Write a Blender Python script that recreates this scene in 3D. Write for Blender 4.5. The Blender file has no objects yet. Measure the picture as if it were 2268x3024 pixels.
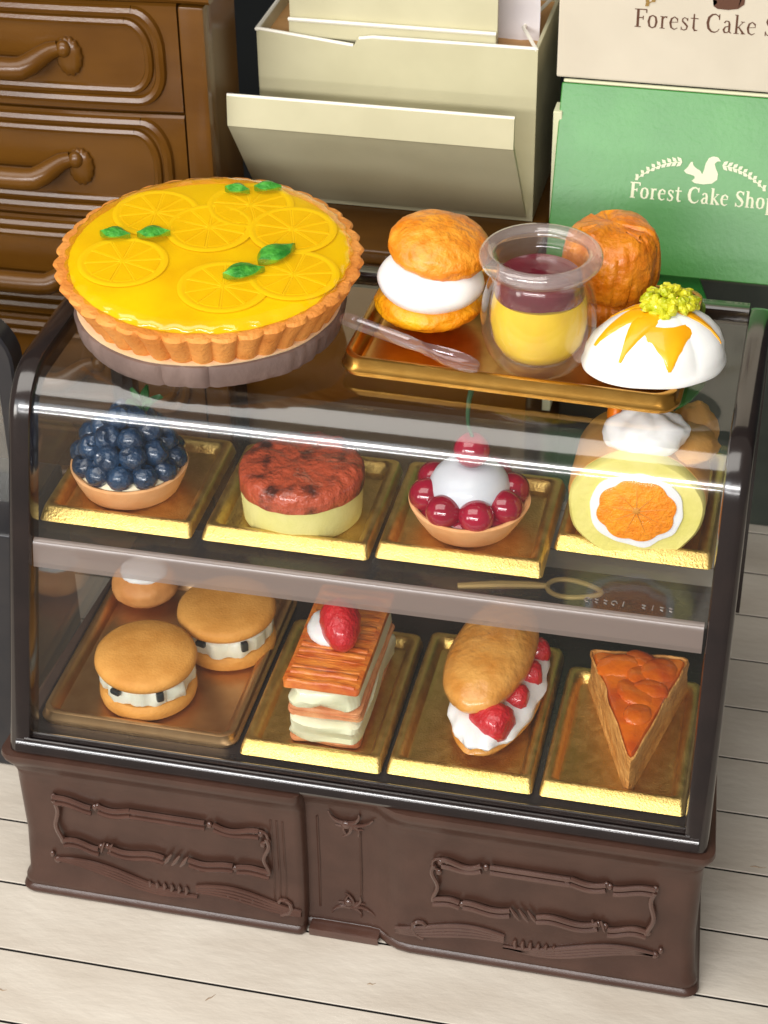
import bpy, bmesh, math, random
from mathutils import Vector, Matrix, noise
random.seed(7)
PI = math.pi
S = bpy.context.scene
col = S.collection
S.unit_settings.scale_length = 0.01          # one unit is one centimetre

# ------------------------------------------------------------------ camera
cam = bpy.data.cameras.new('camera'); camo = bpy.data.objects.new('camera', cam); col.objects.link(camo)
R_ = Vector((0.97473813, 0.22299954, -0.01252169)); U_ = Vector((-0.11816303, 0.56244558, 0.8183474)); F_ = Vector((-0.18953386, 0.79619481, -0.57458746))
m = Matrix(((R_.x, U_.x, -F_.x, 8.2302), (R_.y, U_.y, -F_.y, -15.7253), (R_.z, U_.z, -F_.z, 17.5821), (0, 0, 0, 1)))
camo.matrix_world = m
cam.sensor_fit = 'HORIZONTAL'; cam.sensor_width = 36; cam.lens = 93.16
cam.clip_start = 0.5; cam.clip_end = 400
cam.dof.use_dof = True; cam.dof.focus_distance = 21.5; cam.dof.aperture_fstop = 1.3
S.camera = camo
# ------------------------------------------------------------------ world and lamps
w = bpy.data.worlds.new('World'); S.world = w; w.use_nodes = True
bg = w.node_tree.nodes['Background']; bg.inputs[0].default_value = (1.0, 0.93, 0.84, 1); bg.inputs[1].default_value = 0.2
def lamp(name, loc, target, sx, sy, power, color):
    l = bpy.data.lights.new(name, 'AREA'); l.shape = 'RECTANGLE'; l.size = sx; l.size_y = sy; l.energy = power; l.color = color
    o = bpy.data.objects.new(name, l); col.objects.link(o); o.location = loc
    d = (Vector(target)-Vector(loc)).normalized()
    x = Vector((1, 0, 0)); y = d.cross(x)*-1; y.normalize(); x = y.cross(-d); x.normalize()
    o.matrix_world = Matrix(((x.x, y.x, -d.x, loc[0]), (x.y, y.y, -d.y, loc[1]), (x.z, y.z, -d.z, loc[2]), (0, 0, 0, 1)))
    return o
lamp('ceiling_panel_lamp', (-3, -6, 27), (3, 2, 3), 26, 14, 5000, (1.0, 0.955, 0.89))
lamp('ceiling_tube_lamp', (2, -25.5, 19.3), (4, 2, 5), 30, 1.8, 8600, (1.0, 0.97, 0.95))
lamp('second_tube_lamp', (2, -28.5, 15.2), (4, 2, 5), 30, 0.8, 2300, (1.0, 0.97, 0.95))
lamp('front_fill_light', (-12, -25, 19), (3, 2, 4), 24, 10, 1800, (0.80, 0.92, 1.0))  # no window: added cool fill for the case interior and glass band
lamp('left_fill_light', (-11, -13, 10.5), (1, 0, 2), 5, 5, 800, (1.0, 0.94, 0.87))  # added fill that grades base and floor brighter towards the left
S.view_settings.view_transform = 'Standard'; S.view_settings.look = 'None'
S.view_settings.exposure = -0.06; S.view_settings.gamma = 1.0
S.view_settings.use_curve_mapping = False
S.render.engine = 'CYCLES'
S.cycles.transparent_max_bounces = 24; S.cycles.max_bounces = 12; S.cycles.transmission_bounces = 10

# ------------------------------------------------------------------ materials
def lin(c):
    return tuple(((v/255)/12.92 if v/255 <= 0.04045 else ((v/255+0.055)/1.055)**2.4) for v in c)
MATS = {}
def mat(name, c1, rough=0.5, c2=None, scale=3.0, bump=0.0, bscale=20.0, metal=0.0, coat=0.0, spec=0.5, sss=0.0, contrast=(0.35, 0.65), rough2=None, stretch=None, coatrough=0.05, bdist=0.02, detail=6, sheen=0, trans=0, ior=1.45):
    if name in MATS: return MATS[name]
    M = bpy.data.materials.new(name); M.use_nodes = True; nt = M.node_tree; N = nt.nodes; Lk = nt.links
    b = N['Principled BSDF']; b.inputs['Roughness'].default_value = rough; b.inputs['Metallic'].default_value = metal
    b.inputs['Specular IOR Level'].default_value = spec; b.inputs['Coat Weight'].default_value = coat; b.inputs['Coat Roughness'].default_value = coatrough
    b.inputs['IOR'].default_value = ior; b.inputs['Transmission Weight'].default_value = trans
    if sss: b.inputs['Subsurface Weight'].default_value = sss; b.inputs['Subsurface Radius'].default_value = (0.12, 0.08, 0.05); b.inputs['Subsurface Scale'].default_value = 1.0
    tc = N.new('ShaderNodeTexCoord'); mp = N.new('ShaderNodeMapping'); Lk.new(tc.outputs['Object'], mp.inputs[0])
    if stretch: mp.inputs['Scale'].default_value = stretch
    A = lin(c1)+(1,); B = lin(c2 if c2 else c1)+(1,)
    n = N.new('ShaderNodeTexNoise'); n.inputs['Scale'].default_value = scale; n.inputs['Detail'].default_value = detail; Lk.new(mp.outputs[0], n.inputs['Vector'])
    r = N.new('ShaderNodeValToRGB'); r.color_ramp.elements[0].position = contrast[0]; r.color_ramp.elements[1].position = contrast[1]
    r.color_ramp.elements[0].color = A; r.color_ramp.elements[1].color = B
    Lk.new(n.outputs[0], r.inputs[0]); Lk.new(r.outputs[0], b.inputs['Base Color'])
    if rough2 is not None:
        mr = N.new('ShaderNodeMapRange'); mr.inputs[1].default_value = 0.35; mr.inputs[2].default_value = 0.65; mr.inputs[3].default_value = rough; mr.inputs[4].default_value = rough2
        Lk.new(n.outputs[0], mr.inputs[0]); Lk.new(mr.outputs[0], b.inputs['Roughness'])
    if bump:
        n2 = N.new('ShaderNodeTexNoise'); n2.inputs['Scale'].default_value = bscale; n2.inputs['Detail'].default_value = 5; Lk.new(mp.outputs[0], n2.inputs['Vector'])
        bp = N.new('ShaderNodeBump'); bp.inputs['Strength'].default_value = bump; bp.inputs['Distance'].default_value = bdist
        Lk.new(n2.outputs[0], bp.inputs['Height']); Lk.new(bp.outputs[0], b.inputs['Normal'])
    MATS[name] = M; return M
def thin_glass(name, tint=(0.97, 0.98, 0.98), rough=0.03, body=0.0, bodycol=(200, 205, 210), ior=1.5, bump=0.0, bscale=4, refl=1.8, haze=0.0):
    if name in MATS: return MATS[name]
    M = bpy.data.materials.new(name); M.use_nodes = True; nt = M.node_tree; N = nt.nodes; Lk = nt.links
    N.remove(N['Principled BSDF']); out = N['Material Output']
    t = N.new('ShaderNodeBsdfTransparent'); t.inputs[0].default_value = tint+(1,)
    g = N.new('ShaderNodeBsdfGlossy'); g.inputs['Roughness'].default_value = rough; g.inputs['Color'].default_value = (1, 1, 1, 1)
    lw = N.new('ShaderNodeLayerWeight'); lw.inputs[0].default_value = 0.5
    pw = N.new('ShaderNodeMath'); pw.operation = 'POWER'; pw.inputs[1].default_value = 5.0; Lk.new(lw.outputs['Facing'], pw.inputs[0])
    f0 = ((ior-1)/(ior+1))**2*refl
    mul = N.new('ShaderNodeMath'); mul.operation = 'MULTIPLY_ADD'; mul.inputs[1].default_value = 0.9; mul.inputs[2].default_value = f0; mul.use_clamp = True; Lk.new(pw.outputs[0], mul.inputs[0])
    base = t.outputs[0]
    if body:
        d = N.new('ShaderNodeBsdfDiffuse'); d.inputs[0].default_value = lin(bodycol)+(1,); tr = N.new('ShaderNodeBsdfTranslucent'); tr.inputs[0].default_value = lin(bodycol)+(1,)
        md = N.new('ShaderNodeMixShader'); md.inputs[0].default_value = 0.4; Lk.new(d.outputs[0], md.inputs[1]); Lk.new(tr.outputs[0], md.inputs[2])
        mb = N.new('ShaderNodeMixShader'); mb.inputs[0].default_value = body; Lk.new(t.outputs[0], mb.inputs[1]); Lk.new(md.outputs[0], mb.inputs[2]); base = mb.outputs[0]
    if bump:
        n2 = N.new('ShaderNodeTexNoise'); n2.inputs['Scale'].default_value = bscale; tc = N.new('ShaderNodeTexCoord'); Lk.new(tc.outputs['Object'], n2.inputs['Vector'])
        bp = N.new('ShaderNodeBump'); bp.inputs['Strength'].default_value = bump; bp.inputs['Distance'].default_value = 0.03
        Lk.new(n2.outputs[0], bp.inputs['Height']); Lk.new(bp.outputs[0], g.inputs['Normal'])
    gl = g.outputs[0]
    if haze:
        g2 = N.new('ShaderNodeBsdfGlossy'); g2.inputs['Roughness'].default_value = haze; g2.inputs['Color'].default_value = (1, 1, 1, 1)
        mg = N.new('ShaderNodeMixShader'); mg.inputs[0].default_value = 0.55; Lk.new(g.outputs[0], mg.inputs[1]); Lk.new(g2.outputs[0], mg.inputs[2]); gl = mg.outputs[0]
    mx = N.new('ShaderNodeMixShader'); Lk.new(mul.outputs[0], mx.inputs[0]); Lk.new(base, mx.inputs[1]); Lk.new(gl, mx.inputs[2]); Lk.new(mx.outputs[0], out.inputs[0])
    MATS[name] = M; return M
M_case = mat('dark_brown_plastic', (31, 25, 24), 0.18, (38, 30, 28), 2, 0.12, 60, spec=0.6, bdist=0.003, coat=0.6, coatrough=0.10)
M_base = mat('brown_plastic', (62, 41, 33), 0.30, (72, 49, 40), 2, 0.25, 70, bdist=0.006)
M_carve = mat('highlit_brown_plastic', (74, 50, 42), 0.2, (84, 58, 49), 2, 0.2, 60, bdist=0.005, coat=0.5, coatrough=0.15)  # base plastic made lighter and glossier; carving highlights are put into its colour
M_black = mat('black_plastic', (34, 34, 38), 0.3, (42, 40, 42), 3)
M_floorp = mat('case_floor_plastic', (38, 33, 34), 0.22, (50, 42, 40), 2, 0.1, 30)
M_wood = mat('dresser_brown', (88, 54, 12), 0.26, (100, 64, 18), 1.5, 0.2, 45, bdist=0.006, stretch=(0.4, 1, 1))
M_gold = mat('gold_metal', (208, 176, 100), 0.30, (222, 192, 118), 9, 0.8, 42, metal=1.0, rough2=0.44, bdist=0.009)
M_gold3 = mat('amber_gold_metal', (196, 144, 66), 0.28, (210, 160, 80), 4, 0.25, 40, metal=1.0, bdist=0.003)
M_gold2 = mat('bronze_gold_metal', (192, 154, 108), 0.40, (204, 168, 122), 4, 0.25, 40, metal=1.0, bdist=0.003)
M_glass = thin_glass('clear_case_plastic', (0.985, 0.988, 0.985), rough=0.06, bump=0.12, bscale=1.2, refl=2.0, haze=0.14)
M_glass2 = thin_glass('clear_side_plastic', (0.93, 0.94, 0.93), rough=0.08, body=0.12, bodycol=(200, 200, 195))
M_shelf = thin_glass('clear_shelf_plastic', (0.95, 0.96, 0.95), rough=0.09, body=0.02, refl=0.8)
M_lip = thin_glass('frosted_shelf_edge', (0.9, 0.9, 0.92), rough=0.24, body=0.62, bodycol=(166, 150, 142), bump=0.2, bscale=3, refl=1.2)
M_white = mat('white_cream', (238, 238, 236), 0.42, (230, 230, 230), 3, 0.1, 12, sss=0.15, coat=0.15)

# ------------------------------------------------------------------ mesh helpers
def link(name, bm, mt, parent=None, smooth=True, loc=None, rot=None):
    bmesh.ops.recalc_face_normals(bm, faces=bm.faces)
    me = bpy.data.meshes.new(name); bm.to_mesh(me); bm.free(); me.materials.append(mt)
    if smooth:
        for p in me.polygons: p.use_smooth = True
        if smooth != 'full' and hasattr(me, 'set_sharp_from_angle'): me.set_sharp_from_angle(angle=math.radians(42))
    o = bpy.data.objects.new(name, me); col.objects.link(o)
    if parent is not None: o.parent = parent
    if loc: o.location = loc
    if rot: o.rotation_euler = rot
    return o
def tag(o, label=None, cat=None, group=None, kind=None):
    if label: o['label'] = label
    if cat: o['category'] = cat
    if group: o['group'] = group
    if kind: o['kind'] = kind
    return o
def thing(name, label, cat, loc=(0, 0, 0), rz=0, group=None, rot=None):
    o = bpy.data.objects.new(name, None); col.objects.link(o); o.location = loc; o.rotation_euler = rot if rot else (0, 0, rz)
    o.empty_display_size = 0.2
    return tag(o, label, cat, group)
def NB(): return bmesh.new()
def box(bm, c, s, rot=None, bev=0.0, seg=2):
    r = bmesh.ops.create_cube(bm, size=1); vs = r['verts']
    for v in vs: v.co = Vector((v.co.x*s[0], v.co.y*s[1], v.co.z*s[2]))
    if bev:
        es = list({e for v in vs for e in v.link_edges})
        g = bmesh.ops.bevel(bm, geom=es, offset=bev, segments=seg, affect='EDGES', profile=0.6)
        vs = list({v for f in g['faces'] for v in f.verts} | {v for v in vs if v.is_valid})
    M = Matrix.Translation(Vector(c)) @ (rot if rot else Matrix.Identity(4))
    for v in vs: v.co = M @ v.co
    return vs
def b2(c0, c1): return [(a+b)/2 for a, b in zip(c0, c1)], [abs(b-a) for a, b in zip(c0, c1)]
def bbox(bm, c0, c1, bev=0.0, seg=2):
    c, s = b2(c0, c1); return box(bm, c, s, None, bev, seg)
def lathe(bm, prof, n=48, fn=None, closed=False):
    rings = []
    for i, (r, z) in enumerate(prof):
        if r < 1e-6:
            p = Vector((0, 0, z)); p = fn(p, 0, i) if fn else p; rings.append([bm.verts.new(p)]); continue
        ring = []
        for k in range(n):
            a = 2*PI*k/n; p = Vector((r*math.cos(a), r*math.sin(a), z)); p = fn(p, a, i) if fn else p; ring.append(bm.verts.new(p))
        rings.append(ring)
    prs = list(zip(rings, rings[1:]))
    if closed: prs.append((rings[-1], rings[0]))
    for A, B in prs:
        for k in range(n):
            k2 = (k+1) % n
            if len(A) == 1 and len(B) == 1: break
            if len(A) == 1: bm.faces.new((A[0], B[k], B[k2]))
            elif len(B) == 1: bm.faces.new((A[k], A[k2], B[0]))
            else: bm.faces.new((A[k], A[k2], B[k2], B[k]))
    return rings
def tube(bm, pts, r, n=8, cap=True, flat=1.0, up=None):
    pts = [Vector(p) for p in pts]; rr = r if isinstance(r, (list, tuple)) else [r]*len(pts)
    prev = None; rings = []
    for i, p in enumerate(pts):
        t = (pts[min(i+1, len(pts)-1)]-pts[max(i-1, 0)]).normalized()
        if up is not None: a = t.cross(Vector(up))
        elif prev is None: a = t.cross(Vector((0, 0, 1)) if abs(t.z) < 0.9 else Vector((1, 0, 0)))
        else: a = prev-t*prev.dot(t)
        a.normalize(); prev = a; b = t.cross(a)
        rings.append([bm.verts.new(p+(a*math.cos(2*PI*k/n)+b*math.sin(2*PI*k/n)*flat)*rr[i]) for k in range(n)])
    for A, B in zip(rings, rings[1:]):
        for k in range(n): bm.faces.new((A[k], A[(k+1) % n], B[(k+1) % n], B[k]))
    if cap: bm.faces.new(rings[0][::-1]); bm.faces.new(rings[-1])
def blob(bm, c, r, n=24, m_=16, fn=None, M=None):
    """ellipsoid, r = (rx, ry, rz); fn(dir) -> radial factor"""
    rings = []; c = Vector(c)
    for i in range(m_+1):
        th = PI*i/m_; ring = []
        for k in range(n if 0 < i < m_ else 1):
            a = 2*PI*k/n; d = Vector((math.sin(th)*math.cos(a), math.sin(th)*math.sin(a), math.cos(th)))
            f = fn(d) if fn else 1.0
            p = Vector((d.x*r[0], d.y*r[1], d.z*r[2]))*f
            if M: p = M @ p
            ring.append(bm.verts.new(c+p))
        rings.append(ring)
    for A, B in zip(rings, rings[1:]):
        for k in range(n):
            k2 = (k+1) % n
            if len(A) == 1: bm.faces.new((A[0], B[k], B[k2]))
            elif len(B) == 1: bm.faces.new((A[k], A[k2], B[0]))
            else: bm.faces.new((A[k], A[k2], B[k2], B[k]))
def loft(bm, rings, cap0=True, cap1=True):
    V = [[bm.verts.new(p) for p in r] for r in rings]; n = len(V[0])
    for A, B in zip(V, V[1:]):
        for k in range(n): bm.faces.new((A[k], A[(k+1) % n], B[(k+1) % n], B[k]))
    if cap0: bm.faces.new(V[0][::-1])
    if cap1: bm.faces.new(V[-1])
    return V
def rrect(x0, x1, y0, y1, r, z, seg=5, rs=None):
    pts = []; rs = rs or [r]*4
    for (cx, cy, a0, q) in ((x1, y1, 0, 0), (x0, y1, 90, 1), (x0, y0, 180, 2), (x1, y0, 270, 3)):
        rr = rs[q]; ox = cx-rr if cx == x1 else cx+rr; oy = cy-rr if cy == y1 else cy+rr
        for i in range(seg+1):
            a = math.radians(a0+90*i/seg); pts.append(Vector((ox+rr*math.cos(a), oy+rr*math.sin(a), z)))
    return pts
def prism(bm, poly, axis, a, b):
    """poly of 2D points extruded along axis from a to b"""
    def P(p, t):
        return {'x': Vector((t, p[0], p[1])), 'y': Vector((p[0], t, p[1])), 'z': Vector((p[0], p[1], t))}[axis]
    return loft(bm, [[P(p, a) for p in poly], [P(p, b) for p in poly]])
def nz(p, s=1.0, o=0.0): return noise.noise(Vector((p[0]*s+o, p[1]*s+o*1.7, p[2]*s-o)))
def fbm(p, s=1.0, o=0.0): return nz(p, s, o)+0.5*nz(p, s*2.1, o+5)+0.25*nz(p, s*4.3, o+9)

# ------------------------------------------------------------------ the setting: floor and wall
bm = NB(); bbox(bm, (-30, -14, -0.6), (34, 26, -0.03))
tag(link('floor_underlay', bm, mat('dark_gap', (16, 14, 13), 0.95), None, False), kind='structure')
M_floor = mat('whitewashed_wood', (190, 180, 166), 0.55, (206, 198, 185), 1.1, 0.5, 6, stretch=(0.6, 1.4, 1), bdist=0.02, contrast=(0.3, 0.7), detail=10)
bm = NB()
for k in range(-10, 24):
    y0 = -0.995+1.025*k; x = -30+random.uniform(-9, 0)
    while x < 34:
        L = 70
        x1 = x+L
        c, s = b2((x+0.008, y0+0.018, -0.02), (x1-0.008, y0+1.025-0.018, 0))
        box(bm, c, s, Matrix.Rotation(0.0, 4, 'Z'), 0.006, 1); x = x1
tag(link('plank_floor', bm, M_floor, None, False), kind='structure')
# a few pale scuffs and splits on the boards
bm = NB()
for (x, y, l, a) in ((2.6, -1.25, 0.14, 0.9), (5.6, -1.62, 0.16, 0.2), (4.35, -0.62, 0.1, 0.3), (1.8, -2.1, 0.1, 2.0), (7.2, -1.35, 0.08, 0.3), (8.6, -0.7, 0.2, 0.1), (8.5, 2.2, 0.2, 0.1), (0.2, -1.6, 0.12, 0.1)):
    d = Vector((math.cos(a), math.sin(a), 0))
    tube(bm, [Vector((x, y, 0.001))+d*l*t+Vector((0, 0.01*math.sin(t*7), 0)) for t in (0, .3, .6, 1)], [0.004, 0.009, 0.006, 0.002], 5)
tag(link('floor_scuffs', bm, mat('scuff_brown', (150, 128, 104), 0.8), None), kind='structure')
bm = NB(); bbox(bm, (-30, 15.0, -1), (34, 15.4, 30)); tag(link('back_wall', bm, mat('dark_wall', (20, 26, 30), 0.8, (34, 38, 40), 0.3), None, False), kind='structure')

# ------------------------------------------------------------------ display case
H1, HT, W, DP = 2.29, 6.54, 8.0, 4.5
def front_profile(inset=0.0, z0=H1):
    """side outline (y, z) from lower front up over the curve to the top rear"""
    L = 1.306/(HT-H1); pts = []
    t = math.atan(L); r = 0.72
    # leaning front until it meets the arc
    n = Vector((-math.cos(t), math.sin(t)))
    # centre of arc: distance r from lean line and from the top line
    czz = HT-r; s = (czz-H1)*L; cy = s+r/math.cos(t)
    a0 = Vector((cy, czz))+n*r
    zz = z0
    pts.append(Vector(((zz-H1)*L, zz)))
    for i in range(1, 5): pts.append(pts[0].lerp(a0, i/5))
    A0 = math.atan2(n.y, n.x); A1 = PI/2
    for i in range(0, 13):
        a = A0+(A1-A0)*i/12; pts.append(Vector((cy+r*math.cos(a), czz+r*math.sin(a))))
    for y in (2.4, 3.0, 3.6, DP-0.12): pts.append(Vector((y, HT)))
    if inset:
        q = []
        for i, p in enumerate(pts):
            d = (pts[min(i+1, len(pts)-1)]-pts[max(i-1, 0)]).normalized(); q.append(p+Vector((d.y, -d.x))*inset)
        pts = q
    return pts
def sweep_profile(bm, path, sect, x0, mirror=False):
    """path (y,z), sect list of (dx, dn): dx along x, dn inward from the path"""
    rings = []
    for i, p in enumerate(path):
        d = (path[min(i+1, len(path)-1)]-path[max(i-1, 0)]).normalized(); nn = Vector((d.y, -d.x))
        rings.append([Vector((x0+(-dx if mirror else dx), p.x+nn.x*dn, p.y+nn.y*dn)) for dx, dn in sect])
    loft(bm, rings)
def plan_outline(off):
    o = off; c = 0.13
    pts = []
    def arc(cx, cy, r, a0, a1, n=5):
        for i in range(n+1):
            a = math.radians(a0+(a1-a0)*i/n); pts.append((cx+r*math.cos(a), cy+r*math.sin(a)))
    x0, x1, y0, y1 = -0.02-o, 8.0+o, 0.0-o, 4.45+o; r = 0.16
    arc(x0+r, y0+r, r, 180, 270)
    # recessed middle niche
    pts += [(3.36, y0), (3.42, y0+0.01), (3.46, y0+0.06), (3.47, y0+0.17), (3.6, y0+0.18), (4.2, y0+0.18), (4.32, y0+0.165), (4.44, y0+0.08), (4.58, y0+0.02), (4.72, y0)]
    arc(x1-r, y0+r, r, 270, 360); arc(x1-r-0.34, y1-r, r, 0, 90); arc(x0+r+0.2, y1-r, r, 90, 180)
    return pts
def ridge(bm, pts, r=0.028, y=0.0, flat=0.8):
    tube(bm, [(x, y, z) for x, z in pts], r, 8, True)
def wavy(x0, z0, x1, z1, amp, per, n=24, ph=0):
    out = []
    dx, dz = x1-x0, z1-z0; L = math.hypot(dx, dz)
    for i in range(n+1):
        t = i/n; a = amp*math.sin(2*PI*per*t+ph); out.append((x0+dx*t-dz/L*a, z0+dz*t+dx/L*a))
    return out
def build_case(root, mb, mf, detail=True):
    # base body with mouldings
    bm = NB()
    lev = [(0.0, 0.05), (0.05, 0.075), (0.09, 0.06), (0.12, 0.03), (0.15, 0.045), (0.2, 0.04), (0.26, 0.0), (0.9, -0.03), (1.72, -0.02), (1.86, -0.02), (1.90, -0.01), (1.93, -0.015), (1.97, 0.01), (2.02, 0.02), (2.06, 0.05), (2.12, 0.08), (2.18, 0.095), (2.225, 0.085), (2.235, 0.0)]
    loft(bm, [[Vector((x, y, z)) for x, y in plan_outline(o)] for z, o in lev])
    base = link('base', bm, mb, root)
    if detail:
        for xf in (3.10, 3.17, 3.24, 3.60, 4.10):
            bm = NB(); yy_ = 0.012 if xf < 3.4 else 0.186
            tube(bm, [(xf, yy_, 0.3), (xf, yy_+0.02, 0.9), (xf, yy_+0.012, 1.74)], 0.016, 6); link('fluting', bm, mb, base)
        # polished sill of the niche
        bm = NB(); bbox(bm, (3.50, -0.03, 0.0), (4.34, 0.2, 0.115), 0.02); link('niche_sill', bm, M_carve, base)
        for (xa, xb, flip) in ((0.42, 3.08, False), (4.98, 7.55, True)):
            bm = NB(); y = -0.01; zt, zb = 1.58, 0.86
            X = (lambda x: xa+xb-x) if flip else (lambda x: x)
            def R(pts, r=0.032, yy=y): tube(bm, [(X(a), yy-0.022, b) for a, b in pts], r, 7)
            for dz in (0.0, 0.085):
                R(wavy(xa+0.06, zt-dz+0.04, xa+0.52, zt-dz-0.02, 0.02, 0.8))
                R(wavy(xa+0.60, zt-dz, xa+1.0, zt-dz-0.01, -0.035, 0.6))
                R([(xa+1.0, zt-dz), (xa+1.9, zt-dz-0.0)])
                R(wavy(xa+2.0, zt-dz, xb-0.12, zt-dz-0.05, -0.05*(1-dz*4), 0.75))
                R(wavy(xa+0.12, zb+dz, xa+0.55, zb+dz-0.03, 0.03, 0.8))
                R(wavy(xa+0.66, zb+dz+0.01, xa+1.35, zb+dz-0.06, -0.04, 0.9))
                R(wavy(xa+1.66, zb+dz, xa+2.2, zb+dz-0.02, -0.03, 0.8))
                R(wavy(xa+2.25, zb+dz, xb-0.02, zb+dz+0.02, 0.02, 0.7))
            R(wavy(xa+0.06, zt, xa+0.09, zb+0.05, 0.03, 1.2), 0.03); R(wavy(xb-0.03, zt-0.1, xb-0.05, zb+0.05, 0.03, 1.3), 0.026)
            for (a, b) in ((xa+0.06, zt+0.03), (xa+0.56, zt-0.04), (xa+0.6, zt-0.02), (xa+1.04, zt-0.08), (xa+1.95, zt-0.04), (xb-0.1, zt-0.06), (xb-0.02, zt-0.15), (xb-0.08, zt-0.22), (xa+0.1, zb+0.05), (xa+0.58, zb+0.05), (xa+0.66, zb+0.07), (xb-0.04, zb+0.06), (xa+2.22, zb+0.04)):
                blob(bm, (X(a), y, b), (0.04, 0.03, 0.05), 10, 6)
            for i in range(3):
                a = xa+1.4+i*0.1; R([(a-0.05, zb-0.05), (a, zb+0.03), (a+0.06, zb+0.13)], [0.012, 0.03, 0.012])
            for i in range(2):
                a = xa+0.58+i*0.1; R([(a-0.0, zb-0.02), (a+0.02, zb+0.06), (a+0.05, zb+0.14)], [0.012, 0.026, 0.012])
            # curling ends
            R([(xb-0.1+0.09*math.cos(t), zt-0.08+0.09*math.sin(t)) for t in [i*0.45 for i in range(-3, 7)]], 0.018)
            link('carved_border', bm, M_carve, base)
            bm = NB()
            def R2(pts, r=0.03, yy=y-0.01): tube(bm, [(X(a), yy, b) for a, b in pts], r, 7)
            for j in range(4):
                R2([(xa-0.02+t*1.75, 0.53+0.13*math.sin(t*PI*1.45+0.5)*(1-t*0.2)-j*0.05*(math.sin(PI*min(1, t*1.05)))-t*0.1) for t in [i/20 for i in range(21)]], 0.026)
                R2([(xa+1.72+t*1.28, 0.47+0.10*math.sin(t*PI*1.3+0.3)-j*0.055*math.sin(PI*min(1, t*0.75+0.15))-t*0.02) for t in [i/20 for i in range(21)]], 0.026)
            for i in range(6): R2([(xa+1.12+i*0.09, 0.34-i*0.012), (xa+1.15+i*0.09, 0.42), (xa+1.14+i*0.09, 0.47)], [0.012, 0.03, 0.014])
            for i in range(5): R2([(xa+2.1+i*0.15, 0.40-i*0.015), (xa+2.12+i*0.15, 0.46-i*0.01)], [0.016, 0.02])
            R2([(xb+0.1+(0.18-0.022*i)*math.cos(-1.6+i*0.62), 0.44+(0.18-0.022*i)*math.sin(-1.6+i*0.62)) for i in range(8)], [0.034-0.002*i for i in range(8)])
            blob(bm, (X(xa), y, 0.58), (0.05, 0.04, 0.05), 10, 6); blob(bm, (X(xa-0.06), y, 0.66), (0.03, 0.03, 0.05), 10, 6)
            link('carved_scroll', bm, M_carve, base)
        for (zc, sg) in ((1.68, 1), (0.42, -1)):
            bm = NB()
            for i, (l, a) in enumerate(((0.26, 0.2), (0.32, 0.5), (0.28, 0.9), (0.2, 1.35), (0.16, 1.9), (0.24, 2.5), (0.3, 2.95), (0.24, -0.1))):
                pts = []
                for k in range(6):
                    t = k/5; aa = -a+0.9*t*(1 if i % 2 else -1)
                    pts.append((3.95+0.02+l*t*math.cos(aa), 0.17, zc+0.04*sg+sg*l*t*math.sin(aa)*0.8))
                tube(bm, pts, [0.034*(1-k/7) for k in range(6)], 7)
            blob(bm, (3.95, 0.165, zc+0.02), (0.06, 0.04, 0.06), 12, 8)
            link('carved_leaf', bm, M_carve, base)
    # frame
    bm = NB(); fp = front_profile(0, H1-0.04)
    wv, th = 0.27, 0.26
    sect = [(0.0, 0.10), (0.012, 0.045), (0.05, 0.012), (0.1, 0.0), (wv-0.06, 0.0), (wv-0.018, 0.014), (wv, 0.05), (wv, th), (0.0, th)]
    back = [Vector((DP, HT-0.12)), Vector((DP, HT-0.6)), Vector((DP, 4.0)), Vector((DP, H1))]
    path = fp[:-1]+[Vector((DP-0.2, HT)), Vector((DP-0.06, HT-0.05))]+back
    sweep_profile(bm, path, sect, 0.0); sweep_profile(bm, path, sect, W, True)
    # lower front rail with glazing slot
    prof = [(-0.02, H1-0.04), (-0.035, H1), (-0.01, H1+0.06), (0.015, H1+0.10), (0.035, H1+0.115), (0.07, H1+0.105), (0.075, H1+0.055), (0.095, H1+0.055), (0.10, H1+0.115), (0.13, H1+0.125), (0.17, H1+0.11), (0.2, H1+0.02), (0.2, H1-0.04)]
    prism(bm, prof, 'x', 0.10, W-0.10)
    tube(bm, [(0.2, 0.035, H1+0.118), (W-0.2, 0.035, H1+0.118)], 0.022, 8); tube(bm, [(0.24, 0.145, H1+0.125), (W-0.24, 0.145, H1+0.125)], 0.026, 8)
    # rear top and rear lower rails
    pr2 = [(DP-0.24, HT-0.02), (DP-0.22, HT+0.0), (DP-0.06, HT+0.0), (DP, HT-0.05), (DP, HT-0.22), (DP-0.2, HT-0.22), (DP-0.24, HT-0.16)]
    prism(bm, pr2, 'x', 0.27, W-0.27); bbox(bm, (0.2, DP-0.16, H1-0.03), (W-0.2, DP-0.01, H1+0.16))
    link('frame', bm, mf, root)
    bm = NB(); bbox(bm, (0.15, 0.14, H1-0.03), (W-0.15, DP-0.16, H1+0.05)); link('case_floor', bm, M_floorp, root, False)
    # curved clear panel
    bm = NB(); gp = front_profile(0.085, H1+0.09); V = []
    for p in gp: V.append([bm.verts.new((x, p.x, p.y)) for x in (0.262, 2, 4, 6, W-0.262)])
    for A, B in zip(V, V[1:]):
        for k in range(4): bm.faces.new((A[k], A[k+1], B[k+1], B[k]))
    link('curved_glass', bm, M_glass, root, 'full')
    for x in (0.14, W-0.14):
        bm = NB(); pp = front_profile(0.2, H1+0.05); poly = [bm.verts.new((x, p.x, p.y)) for p in pp]+[bm.verts.new((x, DP-0.1, HT-0.22)), bm.verts.new((x, DP-0.1, H1+0.05))]
        bm.faces.new(poly); link('side_glass', bm, M_glass2, root, False)
    # clear shelf with a frosted front edge
    bm = NB(); bbox(bm, (0.2, 0.86, 4.62), (W-0.2, 4.3, 4.69)); sh = link('shelf', bm, M_shelf, root, False)
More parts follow.
